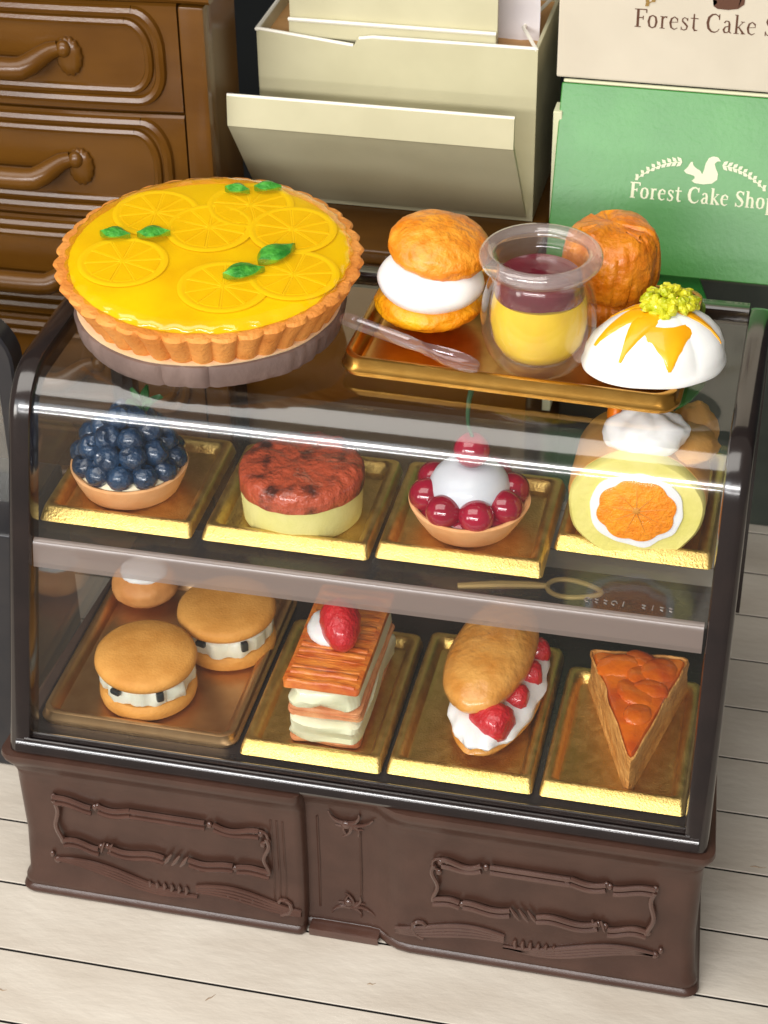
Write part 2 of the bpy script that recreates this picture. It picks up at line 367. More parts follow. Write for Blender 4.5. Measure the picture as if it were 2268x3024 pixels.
    if detail:
        bm = NB()
        n = 8; pts = []
        for (y, z) in ((0.86, 4.70), (0.825, 4.69), (0.80, 4.665), (0.785, 4.61), (0.772, 4.56), (0.766, 4.52), (0.752, 4.46), (0.745, 4.42), (0.735, 4.38)): pts.append((y, z))
        V = [[bm.verts.new((x, y, z)) for x in (0.28, 7.70)] for y, z in pts]
        for A, B in zip(V, V[1:]): bm.faces.new((A[0], A[1], B[1], B[0]))
        link('shelf_edge', bm, M_lip, sh)
        random.seed(3); x = 6.45; mk = mat('raised_clear', (120, 112, 108), 0.2, coat=0.6)
        for i in range(9):
            if i == 5: x += 0.12
            k = random.choice((0, 1, 2)); bm = NB()
            if k == 0: tube(bm, [(x+0.03*math.cos(a), 1.0+0.035*math.sin(a), 4.695) for a in [j*0.7 for j in range(8)]], 0.008, 5)
            elif k == 1: tube(bm, [(x, 0.965, 4.695), (x+0.005, 1.04, 4.695)], 0.009, 5)
            else: tube(bm, [(x-0.02, 1.03, 4.695), (x+0.02, 1.02, 4.695), (x-0.01, 0.98, 4.695), (x+0.02, 0.965, 4.695)], 0.008, 5)
            x += 0.095
            link('embossed_mark', bm, mk, sh)
case = thing('display_case', 'dark brown toy bakery display case with curved clear front and carved base', 'display case')
build_case(case, M_base, M_case)
nbr = thing('black_showcase', 'black rounded corner of a second showcase at the left border of the photo', 'display case', (-0.50, 2.6, -0.12))
bm = NB(); path = []
for x in (-7.5, -5, -2.5, -0.62): path.append(Vector((x, 0, 6.36)))
for i in range(1, 9):
    t = math.radians(90-90*i/8); path.append(Vector((-0.62+0.46*math.cos(t), 0, 5.9+0.46*math.sin(t))))
for z in (5.4, 4.6, 3.6, 3.0): path.append(Vector((-0.16, 0, z)))
rings = []
for i, q in enumerate(path):
    d = (path[min(i+1, len(path)-1)]-path[max(i-1, 0)]).normalized(); n_ = Vector((d.z, 0, -d.x))*-1
    rings.append([q+n_*a+Vector((0, b, 0)) for a, b in ((-0.10, 0.03), (-0.08, 0.0), (0.10, 0.0), (0.13, 0.03), (0.13, 0.30), (-0.10, 0.30))])
loft(bm, rings); link('frame', bm, M_black, nbr)
bm = NB(); bbox(bm, (-7.5, 0.05, 3.0), (-0.2, 0.08, 6.3)); link('front_glass', bm, M_glass2, nbr, False)
bm = NB(); bbox(bm, (-7.6, -0.6, 0.12), (-0.02, 1.0, 3.9), 0.05, 3); link('base', bm, M_black, nbr)

# ------------------------------------------------------------------ gold trays
def tray(name, label, x0, x1, y0, y1, z, rz=0, bright=True, mt=None, h=0.18, rc=0.10, group='gold trays inside the display case'):
    cx, cy = (x0+x1)/2, (y0+y1)/2; hw, hd = (x1-x0)/2, (y1-y0)/2
    t = thing(name, label, 'tray', (cx, cy, z), rz, group)
    bm = NB(); mt = mt or M_gold
    fo = 0.10 if bright else 0.03      # how far the front slope runs out below the rim
    rf = 0.05 if bright else rc
    def ring(i, z_, yf=0.0, r=None, rfr=None):
        a = rc if r is None else r; b = rf if rfr is None else rfr
        return rrect(-hw+i, hw-i, -hd+i+yf, hd-i, a, z_, 5, [a, a, b, b])
    lip = 0.07
    rings = [ring(0.03, 0.0, -0.03), ring(0.0, 0.03), ring(0.0, h*0.3), ring(0.035, h*0.45, fo*0.35-0.035), ring(0.04, h*0.94, fo-0.04), ring(0.055, h, fo-0.03),
             ring(0.09, h*0.99, fo-0.045), ring(0.125, h*0.93, fo-0.05, 0.09, 0.05), ring(0.165, h*0.62, fo-0.05, 0.08, 0.05), ring(0.185, h*0.30, fo-0.05, 0.07, 0.05), ring(0.21, h*0.24, fo-0.05, 0.06, 0.05)]
    if bright: # vertical run-out at the front is one smooth chamfer
        rings = [ring(0.05, 0.0, 0.02), ring(0.02, h*0.2, -0.01), ring(0.0, h*0.26), ring(0.012, h*0.6, fo*0.5-0.01), ring(0.03, h*0.93, fo-0.03), ring(0.05, h, fo-0.02)]+rings[6:]
    loft(bm, rings)
    bmesh.ops.recalc_face_normals(bm, faces=bm.faces)
    body = link('tray_body', bm, mt, t)
    return t
zs = 4.695
tray('serving_tray', 'gold tray holding the blueberry tart, leftmost on the upper shelf', 0.24, 2.02, 1.12, 2.98, zs, 0.0)
tray('serving_tray', 'gold tray under the cheesecake with the scorched red-brown top', 2.13, 4.03, 1.13, 2.98, zs, 0.0)
tray('serving_tray', 'gold tray under the cherry tart', 4.08, 5.93, 1.2, 3.0, zs, 0.0)
tray('serving_tray', 'gold tray under the orange roll cake, pushed farther back than its neighbours', 5.98, 7.70, 1.74, 3.9, zs, -0.015)
zf = 2.345
tray('serving_tray', 'wide bronze-gold tray under the raisin cream sandwiches in the lower level', 0.22, 2.60, 0.42, 3.3, zf, 0.0, False, M_gold2, 0.16, 0.16)
tray('serving_tray', 'gold tray under the millefeuille slice topped with a strawberry', 2.67, 4.32, 0.33, 2.75, zf, 0.0)
tray('serving_tray', 'gold tray under the strawberry cream bun', 4.37, 6.03, 0.36, 2.85, zf, 0.0)
tray('serving_tray', 'gold tray under the triangular apple pie slice, rightmost in the lower level', 6.10, 7.71, 0.36, 2.55, zf, 0.0)
tray('serving_tray', 'brown-gold tray on top of the case carrying the pudding jar and cream puff', 3.56, 7.22, 1.93, 4.38, HT+0.005, -0.035, False, M_gold3, 0.2, 0.22)

# ------------------------------------------------------------------ pastry materials
M_crust = mat('baked_crust', (204, 126, 50), 0.62, (222, 150, 72), 2.5, 0.8, 22, bdist=0.022, sss=0.05)
M_shell = mat('tart_shell', (222, 158, 100), 0.6, (232, 176, 122), 3, 0.4, 20, bdist=0.01, sss=0.05)
M_bun = mat('choux_orange', (218, 124, 18), 0.42, (236, 156, 44), 5, 1.0, 11, bdist=0.04, coat=0.25, coatrough=0.25)
M_bunlow = mat('choux_yellow', (238, 178, 10), 0.45, (226, 136, 16), 2.4, 1.0, 10, bdist=0.04, coat=0.2, coatrough=0.3)
M_caramel = mat('glazed_caramel', (208, 112, 8), 0.4, (228, 142, 26), 4, 1.0, 9, bdist=0.05, coat=0.35, coatrough=0.2)
M_cream = mat('ivory_cream', (226, 226, 196), 0.4, (214, 216, 180), 3, 0.3, 10, sss=0.1, coat=0.2)
M_leaf = mat('mint_leaf', (30, 112, 26), 0.45, (78, 166, 56), 9, 1.0, 22, bdist=0.02, coat=0.2)
M_straw = mat('strawberry_red', (178, 16, 30), 0.3, (204, 34, 44), 5, 1.0, 18, bdist=0.03, coat=0.6)
M_raisin = mat('raisin', (38, 44, 46), 0.35, coat=0.4)
def leaf(bm, M, L=0.36, Wd=0.2):
    n = 12; rows = []
    for i in range(n+1):
        t = i/n; w_ = Wd*0.5*math.sin(PI*t**0.85)**0.8*(1-0.15*t)+0.004; zc = 0.045*math.sin(PI*t)+0.0
        rows.append([M @ Vector((t*L, s*w_, zc-abs(s)*0.035+0.008*math.sin(t*38)*abs(s))) for s in (-1, -0.5, 0, 0.5, 1)])
    V = [[bm.verts.new(p) for p in r] for r in rows]; B = [[bm.verts.new(p-(M.to_3x3() @ Vector((0, 0, 0.025)))) for p in r] for r in rows]
    for Q in (V, B):
        for A, C in zip(Q, Q[1:]):
            for k in range(4): bm.faces.new((A[k], A[k+1], C[k+1], C[k]))
    for i in range(n):
        bm.faces.new((V[i][0], V[i+1][0], B[i+1][0], B[i][0])); bm.faces.new((V[i][4], V[i+1][4], B[i+1][4], B[i][4]))
def TR(x, y, z, rz=0, ry=0, rx=0): return Matrix.Translation((x, y, z)) @ Matrix.Rotation(rz, 4, 'Z') @ Matrix.Rotation(ry, 4, 'Y') @ Matrix.Rotation(rx, 4, 'X')

# ------------------------------------------------------------------ lemon tart on its wooden board
bd = thing('round_board', 'round grey-brown bark board with pale top under the lemon tart', 'serving board', (1.88, 2.77, HT))
bd.scale = (1.03, 1.03, 1.0)
random.seed(5)
grooves = [random.uniform(0, 2*PI) for _ in range(26)]
def bark(p, a, i):
    d = sum(math.exp(-((math.atan2(math.sin(a-g), math.cos(a-g)))/0.02)**2) for g in grooves)
    k = 1+0.02*nz((math.cos(a)*3, math.sin(a)*3, 0), 1, 3)+0.006*nz((math.cos(a)*14, p.z*8, math.sin(a)*14))-0.014*d*(0.4+0.6*(nz((a*3, p.z*4, 0)) > -0.2))
    return Vector((p.x*k, p.y*k, p.z))
bm = NB(); lathe(bm, [(0, 0), (1.30, 0), (1.40, 0.03), (1.44, 0.1), (1.46, 0.2), (1.47, 0.28), (1.455, 0.31), (1.43, 0.318), (0, 0.318)], 200, bark)
link('bark_rim', bm, mat('bark', (100, 82, 76), 0.7, (120, 100, 92), 2.5, 0.7, 14, stretch=(1, 1, 0.5), bdist=0.015), bd)
bm = NB(); lathe(bm, [(0, 0.30), (1.42, 0.30), (1.435, 0.335), (1.40, 0.345), (0, 0.345)], 120, lambda p, a, i: Vector((p.x*(1+0.012*nz((math.cos(a)*3, math.sin(a)*3, 0), 1, 3)), p.y*(1+0.012*nz((math.cos(a)*3, math.sin(a)*3, 0), 1, 3)), p.z)))
link('wood_top', bm, mat('pale_wood', (226, 196, 150), 0.55, (234, 208, 168), 3), bd)
tart = thing('lemon_tart', 'large lemon tart in a fluted crust with glossy yellow jelly, lemon slices and mint leaves', 'tart', (1.90, 2.78, HT+0.365))
tart.scale = (1.075, 1.075, 1.06)
tart.rotation_euler = (math.radians(4.5), math.radians(0.6), math.radians(13))
NF = 38
def flute(p, a, i):
    wgt = {0: 0, 1: 0, 2: .75, 3: .9, 4: 1, 5: 1, 6: 1, 7: .9, 8: .55, 9: 0.25, 10: 0.1, 11: 0, 12: 0}.get(i, 0)
    f = abs(math.sin(NF*a/2)); f = (f**0.55-0.6)
    r = math.hypot(p.x, p.y); rr = r+0.075*f*wgt+0.016*nz((p.x*5, p.y*5, p.z*5))+0.01*nz((p.x*14, p.y*14, p.z*14))
    return Vector((p.x*rr/r, p.y*rr/r, p.z+(0.014*nz((p.x*3, p.y*3, 7)) if i > 5 else 0))) if r > 1e-5 else p
bm = NB(); lathe(bm, [(0, -0.03), (1.17, -0.03), (1.26, -0.015), (1.31, 0.03), (1.37, 0.16), (1.45, 0.31), (1.525, 0.42), (1.55, 0.465), (1.53, 0.495), (1.46, 0.50), (1.425, 0.485), (1.41, 0.43), (0, 0.43)], 480, flute)
link('crust', bm, M_crust, tart)
bm = NB(); lathe(bm, [(0, 0.44), (1.0, 0.44), (1.42, 0.44), (1.43, 0.48), (1.38, 0.495), (0, 0.495)], 96)
M_fill = mat('lemon_filling', (228, 182, 0), 0.35, (248, 214, 8), 1.3, contrast=(0.35, 0.62), sss=0.1)
link('filling', bm, M_fill, tart)
M_slice = mat('lemon_flesh', (236, 192, 2), 0.4, (246, 208, 8), 2.5); M_pith = mat('lemon_pith', (247, 213, 34), 0.4)
sl = [(-0.76, 0.62, 0.2), (-0.13, 0.46, 0.9), (0.72, 0.60, 0.4), (-0.80, -0.36, 0.1), (0.32, -0.58, 0.3), (0.16, 0.98, 0.5), (0.95, -0.22, 0.7)]
Mt = Matrix.Rotation(-math.radians(13), 4, 'Z')
for (x, y, ph) in sl:
    v = Mt @ Vector((x, y, 0)); z0 = 0.502+random.uniform(0, 0.004); tilt = TR(v.x, v.y, z0, ph, random.uniform(-.012, .012), 0)
    bm = NB(); k = lathe(bm, [(0, 0), (0.405, 0), (0.425, 0.006), (0.425, 0.014), (0.405, 0.02), (0.375, 0.02), (0.365, 0.014), (0, 0.014)], 48)
    for i in range(10):
        a = i*PI*2/10
        tube(bm, [(0, 0, 0.014), (0.2*math.cos(a), 0.2*math.sin(a), 0.014), (0.36*math.cos(a), 0.36*math.sin(a), 0.014)], [0.012, 0.007, 0.009], 6, flat=0.7)
    tilt = tilt @ Matrix.Scale(1.08, 4); bm.transform(tilt); s_ = link('lemon_slice', bm, M_pith, tart)
    bm = NB()
    for i in range(10):
        a0 = i*PI*2/10+0.05; a1 = (i+1)*PI*2/10-0.05; am = (a0+a1)/2
        pts = [Vector((0.05*math.cos(am), 0.05*math.sin(am), 0.0))]+[Vector((0.345*math.cos(a0+(a1-a0)*j/5), 0.345*math.sin(a0+(a1-a0)*j/5), 0.0)) for j in range(6)]
        loft(bm, [[q+Vector((0, 0, 0.010)) for q in pts], [q+Vector((0, 0, 0.020)) for q in pts]])
    bm.transform(tilt); link('pulp', bm, M_slice, s_, False)
def glz(p, a, i):
    r = math.hypot(p.x, p.y)
    if r < 1e-5: return p
    k = 1+(0.014*math.cos(NF*a)+0.006*nz((p.x*2, p.y*2, 1)) if i < 3 else 0)
    return Vector((p.x*k, p.y*k, p.z+0.010*nz((p.x*1.8, p.y*1.8, 4))))
bm = NB(); lathe(bm, [(1.44, 0.465), (1.455, 0.50), (1.445, 0.535), (1.41, 0.565), (1.33, 0.583), (1.2, 0.59), (0.9, 0.588), (0.5, 0.59), (0, 0.59)], 180, glz)
link('jelly_glaze', bm, thin_glass('lemon_jelly', (1.0, 0.975, 0.60), rough=0.04, body=0.24, bodycol=(246, 208, 6), ior=1.5, bump=0.35, bscale=2.2, refl=1.5, haze=0.2), tart)
for (x, y, a, L) in ((-1.18, 0.04, 0.05, 0.38), (-0.80, 0.10, 0.3, 0.40), (0.28, -0.45, 0.5, 0.50), (0.56, -0.14, 0.95, 0.56), (-0.18, 1.18, 0.0, 0.32), (0.12, 1.26, 0.25, 0.34)):
    v = Mt @ Vector((x, y, 0)); bm = NB(); L *= 0.86; leaf(bm, TR(v.x, v.y, 0.59, a-math.radians(13)), L, L*0.62); link('mint_leaf', bm, M_leaf, tart)

# ------------------------------------------------------------------ top tray: cream puff, jar, spoon, choux, dome
puff = thing('cream_puff', 'round choux cream puff split around thick white cream', 'pastry', (4.30, 3.22, 6.66))
bm = NB(); blob(bm, (-0.02, -0.06, 0.22), (0.60, 0.57, 0.24), 64, 36, lambda d: 1+0.05*fbm(d, 3.2, 2)-0.03*abs(nz(d, 7, 4)))
link('lower_bun', bm, M_bunlow, puff)
bm = NB(); blob(bm, (0.0, -0.06, 0.50), (0.59, 0.56, 0.27), 48, 24, lambda d: 1+0.03*nz(d, 2, 8), Matrix.Rotation(0.10, 4, 'X') @ Matrix.Rotation(0.06, 4, 'Y')); link('cream', bm, M_white, puff)
bm = NB(); blob(bm, (0.07, 0.10, 0.82), (0.57, 0.54, 0.30), 72, 40, lambda d: (1+0.05*fbm(d, 2.6, 21)-0.025*abs(nz(d, 6, 4)))*(1 if d.z > -0.25 else 1+0.5*(d.z+0.25)), Matrix.Rotation(0.12, 4, 'X') @ Matrix.Rotation(0.16, 4, 'Y')); link('upper_bun', bm, M_bun, puff)

jar = thing('pudding_jar', 'clear bulbous jar of yellow pudding with dark red sauce', 'jar', (5.60, 2.53, 6.62))
jar.scale = (1, 1, 1.05)
M_jar = thin_glass('jar_plastic', (0.975, 0.965, 0.965), rough=0.07, body=0.04, bodycol=(234, 228, 224), ior=1.45, refl=1.0)
outer = [(0, 0), (0.34, 0.0), (0.42, 0.02), (0.47, 0.07), (0.55, 0.2), (0.605, 0.38), (0.62, 0.56), (0.60, 0.74), (0.555, 0.90), (0.52, 1.0), (0.52, 1.06), (0.56, 1.10), (0.62, 1.145), (0.645, 1.20), (0.64, 1.255), (0.605, 1.29), (0.555, 1.295), (0.50, 1.27), (0.465, 1.21), (0.455, 1.12), (0.46, 1.0), (0.49, 0.86), (0.52, 0.7), (0.53, 0.5), (0.49, 0.3), (0.42, 0.17), (0.3, 0.13), (0, 0.13)]
bm = NB(); lathe(bm, outer, 96); link('glass_jar', bm, M_jar, jar, 'full')
bm = NB(); lathe(bm, [(0.60, 1.13), (0.645, 1.19), (0.642, 1.25), (0.60, 1.288), (0.55, 1.293), (0.50, 1.265), (0.49, 1.23), (0.53, 1.21), (0.58, 1.15)], 96, lambda p, a, i: Vector((p.x*1.003, p.y*1.003, p.z+0.002)), True); link('jar_lip', bm, thin_glass('jar_lip_plastic', (0.95, 0.93, 0.93), rough=0.08, body=0.18, bodycol=(232, 226, 222), ior=1.5, refl=1.2), jar, 'full')
bm = NB(); lathe(bm, [(0, 0.14), (0.29, 0.14), (0.40, 0.19), (0.475, 0.31), (0.51, 0.5), (0.50, 0.68), (0.475, 0.80), (0, 0.81)], 64, lambda p, a, i: p*(1+0.008*nz(p, 6))); link('pudding', bm, mat('custard_yellow', (240, 208, 0), 0.45, (232, 194, 6), 3, 0.3, 8, sss=0.15), jar)
bm = NB(); lathe(bm, [(0.0, 0.80), (0.47, 0.80), (0.478, 0.83), (0.465, 0.92), (0.448, 1.0), (0.43, 1.025), (0.25, 1.04), (0, 1.045)], 64, lambda p, a, i: p+Vector((0, 0, 0.015*nz(p, 4, 2)-(0.02*math.sin(a*2+1) if i == 1 else 0)))); link('red_sauce', bm, mat('berry_sauce', (92, 8, 26), 0.15, (112, 14, 36), 3, coat=0.7), jar)

sp = thing('plastic_spoon', 'clear plastic spoon leaning on the tray rim beside the pudding jar', 'spoon')
a0 = Vector((3.47, 2.42, 6.99)); a1 = Vector((5.06, 1.98, 6.80)); d = (a1-a0).normalized(); sd = d.cross(Vector((0, 0, 1))).normalized(); up = sd.cross(d)
M_sp = thin_glass('spoon_plastic', (0.93, 0.90, 0.92), rough=0.05, body=0.06, bodycol=(236, 230, 232), ior=1.6)
bm = NB(); L = (a1-a0).length; rings = []
prof = [(0, .035), (0.02, .07), (0.08, .085), (0.5, .075), (0.55, 0.06), (0.6, .055), (0.68, .085), (0.78, .12), (0.9, .12), (0.97, .08), (1.0, .03)]
for t, ww in prof:
    c = a0+d*L*t; dip = 0 if t < 0.6 else -0.05*math.sin(PI*(t-0.6)/0.4)
    th = 0.035
    rings.append([c+sd*ww+up*th, c+sd*ww*0.5+up*(th+dip), c-sd*ww*0.5+up*(th+dip), c-sd*ww+up*th, c-sd*ww*0.9-up*th, c-sd*ww*0.45+up*(dip-th), c+sd*ww*0.45+up*(dip-th), c+sd*ww*0.9-up*th])
loft(bm, rings); link('spoon_body', bm, M_sp, sp)
bm = NB(); tube(bm, [a0+d*L*0.1-up*0.0+up*0.045, a0+d*L*0.5+up*0.045], 0.03, 6, flat=0.6); link('handle_ridge', bm, M_sp, sp)

ch = thing('ridged_choux', 'tall round caramel brown choux with wrinkled ridges behind the jar', 'pastry', (6.20, 3.80, 6.60))
def rid(p, a, i):
    if math.hypot(p.x, p.y) < 1e-5: return p
    sd_ = max(0.0, min(1.0, (1.02-p.z)/0.3)); q = Vector((p.x, p.y, p.z*0.5))
    k = 1+0.05*nz(p, 2.4, 3)+sd_*(0.045*nz((math.cos(a)*2.6, math.sin(a)*2.6, p.z*0.8), 1, 5)-0.06*max(0, 0.22-abs(nz((math.cos(a)*3.6, math.sin(a)*3.6, p.z*1.3), 1, 18)))/0.22)
    dz = (1-sd_)*(-0.07*max(0, 0.2-abs(nz((p.x*1.2+p.y*0.6, p.y*4.5, 2), 1, 30)))/0.2+0.05*nz(p, 4, 9))
    k -= 0.02*max(0, 0.15-abs(nz(p, 5.5, 12)))/0.15
    return Vector((p.x*k, p.y*k, p.z+dz+0.025*nz(p, 2.5, 6)))
bm = NB(); lathe(bm, [(0, 0), (0.40, 0.0), (0.47, 0.06), (0.50, 0.16), (0.49, 0.26), (0.45, 0.31), (0.30, 0.34), (0, 0.35)], 140, rid); link('lower_layer', bm, M_caramel, ch)
bm = NB(); lathe(bm, [(0, 0.28), (0.40, 0.29), (0.49, 0.35), (0.53, 0.46), (0.545, 0.62), (0.54, 0.78), (0.51, 0.92), (0.44, 1.03), (0.36, 1.085), (0.2, 1.115), (0, 1.125)], 160, rid); link('upper_layer', bm, M_caramel, ch)

dm = thing('cream_dome_cake', 'white cream dome cake with orange wedge streaks and lime green crumbs on top', 'cake', (6.83, 2.55, 6.73), 0.28)
def folds(d):
    a = math.atan2(d.y, d.x); return 1+0.045*math.sin(a*7+0.6)*max(0, 1-abs(d.z-0.25)*1.1)+0.02*nz(d, 2.5, 3)
M_dome = mat('dome_white', (240, 240, 236), 0.5, (232, 232, 228), 2, 0.1, 8, sss=0.1)
bm = NB(); rings = []
n = 84; pf = [(0.70, 0.0), (0.755, 0.02), (0.77, 0.06), (0.755, 0.1), (0.74, 0.13), (0.72, 0.22), (0.65, 0.34), (0.54, 0.45), (0.42, 0.53), (0.3, 0.59), (0.15, 0.62), (0, 0.625)]
def df(p, a, i):
    amp = 0.0 if i < 4 else 0.10*min(1, (i-3)/3)
    k = 1+amp*(abs(math.sin(a*3.5+0.5))**0.7-0.5)
    t = max(0, p.z)/0.7; return Vector((p.x*k+0.10*t, p.y*k*0.72+0.16*t, p.z*0.96+(0.01*nz(p, 3) if i < 5 else 0)))
lathe(bm, [(0, 0)]+pf, 140, lambda p, a, i: df(p, a, i-1)); link('cream_dome', bm, M_dome, dm)
def dome_pt(a, t, off=0.0):
    # t 0..1 from low to top along profile
    q = pf[4:]; f = t*(len(q)-1); i = min(int(f), len(q)-2); u = f-i; r = q[i][0]*(1-u)+q[i+1][0]*u; z = q[i][1]*(1-u)+q[i+1][1]*u
    k = 1+0.10*min(1, (i+1)/3)*(abs(math.sin(a*3.5+0.5))**0.7-0.5); r = r*k+off
    return Vector((r*math.cos(a)+0.10*z/0.7, r*math.sin(a)*0.72+0.16*z/0.7, z*0.96+off*0.6))
M_or = mat('orange_sauce', (236, 160, 0), 0.35, (244, 176, 16), 3, coat=0.3)
for (ac, wd, t0, t1) in ((-2.95, 0.40, 0.22, 0.80), (-2.25, 0.40, 0.18, 0.95), (-1.50, 0.40, 0.10, 0.62), (-0.42, 0.20, 0.25, 0.85), (2.6, 0.3, 0.3, 0.9), (1.2, 0.3, 0.3, 0.9)):
    bm = NB(); R0 = []
    for j in range(10):
        t = t0+(t1-t0)*j/9; ww = wd*(0.06+0.94*(j/9)**1.3)
        rr_ = math.hypot(dome_pt(ac, t).x-0.10*dome_pt(ac, t).z/0.7, dome_pt(ac, t).y); ww *= 0.62/max(0.28, rr_)
        if j == 9: ww *= 0.7
        R0.append([dome_pt(ac+ww*s, t, 0.014 if abs(s) < 1 else -0.01) for s in (-1, -.6, -.2, .2, .6, 1)])
    V = [[bm.verts.new(p) for p in r] for r in R0]
    for A, B in zip(V, V[1:]):
        for k in range(5): bm.faces.new((A[k], A[k+1], B[k+1], B[k]))
    link('orange_streak', bm, M_or, dm)
bm = NB(); random.seed(11)
for i in range(70):
    a = random.uniform(0, 2*PI); r = 0.24*math.sqrt(random.random()); c = (0.17+r*math.cos(a)*1.2, 0.20+r*math.sin(a)*1.0, 0.59+0.17*(1-(r/0.24)**2)+random.uniform(-.02, .03))
    blob(bm, c, (random.uniform(.05, .085), random.uniform(.035, .06), random.uniform(.035, .06)), 8, 5, lambda d: 1+0.4*nz(d, 3, i), Matrix.Rotation(random.uniform(0, 3), 3, random.choice('XYZ')))
link('green_crumbs', bm, mat('lime_crumbs', (168, 178, 8), 0.4, (214, 206, 40), 8, 0.6, 30, coat=0.3), dm, False)

# ------------------------------------------------------------------ upper shelf
ztr = zs+0.05
def shell(root, rt, rb, h, mt=M_shell):
    bm = NB(); lathe(bm, [(0, 0), (rb-0.03, 0), (rb, 0.02), (rb+(rt-rb)*0.6, h*0.55), (rt-0.005, h-0.02), (rt, h), (rt-0.03, h+0.012), (rt-0.06, h), (rt-0.08, h-0.05), (0, h-0.05)], 90, lambda p, a, i: p*(1+0.01*nz(p, 3, 2)) if math.hypot(p.x, p.y) > 0 else p)
    return link('tart_shell', bm, mt, root)
bt = thing('blueberry_tart', 'round tart piled with glossy dark blue berries and a green leaf sprig', 'tart', (1.03, 2.02, ztr))
shell(bt, 0.675, 0.56, 0.31)
bm = NB(); blob(bm, (0, 0, 0.30), (0.60, 0.60, 0.14), 40, 14, lambda d: 1+0.03*nz(d, 4)); link('custard', bm, mat('pale_custard', (232, 222, 190), 0.5, sss=0.1), bt)
M_blue = mat('blueberry', (10, 36, 62), 0.2, (30, 62, 94), 5, 1.0, 12, bdist=0.05, coat=0.8, coatrough=0.08)
random.seed(4)
def berry(x, y, z, r):
    bm = NB(); M = Matrix.Rotation(random.uniform(0, 6), 3, 'Z') @ Matrix.Rotation(random.uniform(-1, 1), 3, 'X')
    o = random.uniform(0, 50)
    blob(bm, (x, y, z), (r, r, r*0.93), 20, 14, lambda d: 1+0.10*fbm(d, 2.6, o)-(0.28*math.exp(-((1-d.z)/0.06)**2) if d.z > 0.6 else 0), M)
    link('blueberry', bm, M_blue, bt)
for k in range(12):
    a = k*2*PI/12+0.15; berry(0.52*math.cos(a), 0.52*math.sin(a), 0.40+random.uniform(-.02, .03), 0.155)
for k in range(9):
    a = k*2*PI/9+0.3; berry(0.42*math.cos(a), 0.42*math.sin(a), 0.60+random.uniform(-.02, .03), 0.16)
for k in range(6):
    a = k*2*PI/6; berry(0.27*math.cos(a), 0.27*math.sin(a), 0.76+random.uniform(-.02, .03), 0.16)
for (x, y, z) in ((-0.06, -0.05, 0.92), (-0.08, 0.14, 0.90), (0.12, 0.02, 0.90)): berry(x, y, z, 0.14)
bm = NB()
for (a, t) in ((0.3, -0.7), (1.5, -1.1), (2.6, -0.9), (-0.6, -0.9), (4.0, -0.8)): leaf(bm, TR(0.18, 0.12, 0.98, a, t), 0.26, 0.11)
link('leaf_sprig', bm, mat('dark_leaf', (22, 70, 34), 0.4, (40, 96, 44), 5), bt)

ck = thing('cheesecake', 'small round pale cheesecake with glossy scorched red-brown top', 'cake', (3.09, 1.93, ztr-0.01))
bm = NB(); lathe(bm, [(0, 0), (0.64, 0), (0.67, 0.03), (0.68, 0.2), (0.69, 0.42), (0.66, 0.45), (0, 0.45)], 90, lambda p, a, i: Vector((p.x*(1+0.006*nz(p, 5)), p.y*(1+0.006*nz(p, 5)), p.z+(0.025*nz((p.x*4, p.y*4, 0)) if i > 3 else 0))) )
link('sponge', bm, mat('pale_green_sponge', (214, 208, 128), 0.55, (222, 216, 142), 3, 0.4, 18, bdist=0.01, sss=0.05), ck)
bm = NB(); lathe(bm, [(0.0, 0.36), (0.66, 0.38), (0.705, 0.42), (0.71, 0.5), (0.70, 0.57), (0.67, 0.625), (0.60, 0.655), (0.5, 0.66), (0.4, 0.655), (0.3, 0.66), (0.2, 0.66), (0.1, 0.66), (0, 0.66)], 120,
    lambda p, a, i: Vector((p.x*(1+0.02*fbm(p, 3.5, 4)), p.y*(1+0.02*fbm(p, 3.5, 4)), p.z+(0.03*nz((p.x*5, p.y*5, 0), 1, 9) if i < 3 else 0.03*fbm(p, 5.5, 7)))))
M_top = mat('scorched_glaze', (74, 32, 22), 0.28, (176, 76, 46), 3.2, 1.0, 9, bdist=0.06, coat=0.6, contrast=(0.36, 0.50), detail=9)
link('scorched_top', bm, M_top, ck)

ct = thing('cherry_tart', 'tart ringed with dark red cherries around pale cream with one stemmed cherry on top', 'tart', (4.97, 2.06, ztr))
shell(ct, 0.675, 0.50, 0.34)
M_ch = mat('cherry_red', (128, 6, 34), 0.16, (156, 14, 48), 2, coat=0.9, coatrough=0.04)
bm = NB(); blob(bm, (0, 0, 0.27), (0.59, 0.59, 0.14), 40, 14); link('cherry_jam', bm, M_ch, ct)
for k in range(8):
    a = k*2*PI/8-PI/2+0.34; bm = NB(); blob(bm, (0.475*math.cos(a), 0.475*math.sin(a), 0.41), (0.20, 0.20, 0.19), 32, 20); link('cherry', bm, M_ch, ct)
bm = NB(); lathe(bm, [(0, 0.3), (0.44, 0.3), (0.46, 0.42), (0.44, 0.55), (0.39, 0.65), (0.31, 0.735), (0.18, 0.79), (0, 0.81)], 64, lambda p, a, i: p*(1+0.012*nz(p, 4)))
link('cream_mound', bm, mat('pale_mound', (206, 210, 216), 0.4, (196, 200, 208), 3, sss=0.1, coat=0.2), ct)
bm = NB(); blob(bm, (0.02, 0, 0.97), (0.205, 0.205, 0.20), 32, 20, lambda d: 1-0.12*math.exp(-((1-d.z)/0.08)**2)); tc_ = link('cherry', bm, M_ch, ct)
bm = NB(); tube(bm, [(0.02, 0, 1.14), (-0.03, 0.02, 1.27), (-0.04, 0.04, 1.4), (-0.04, 0.10, 1.54), (-0.02, 0.2, 1.66)], [0.02, 0.02, 0.024, 0.028, 0.035], 8); link('stem', bm, mat('stem_green', (40, 74, 44), 0.4), tc_)

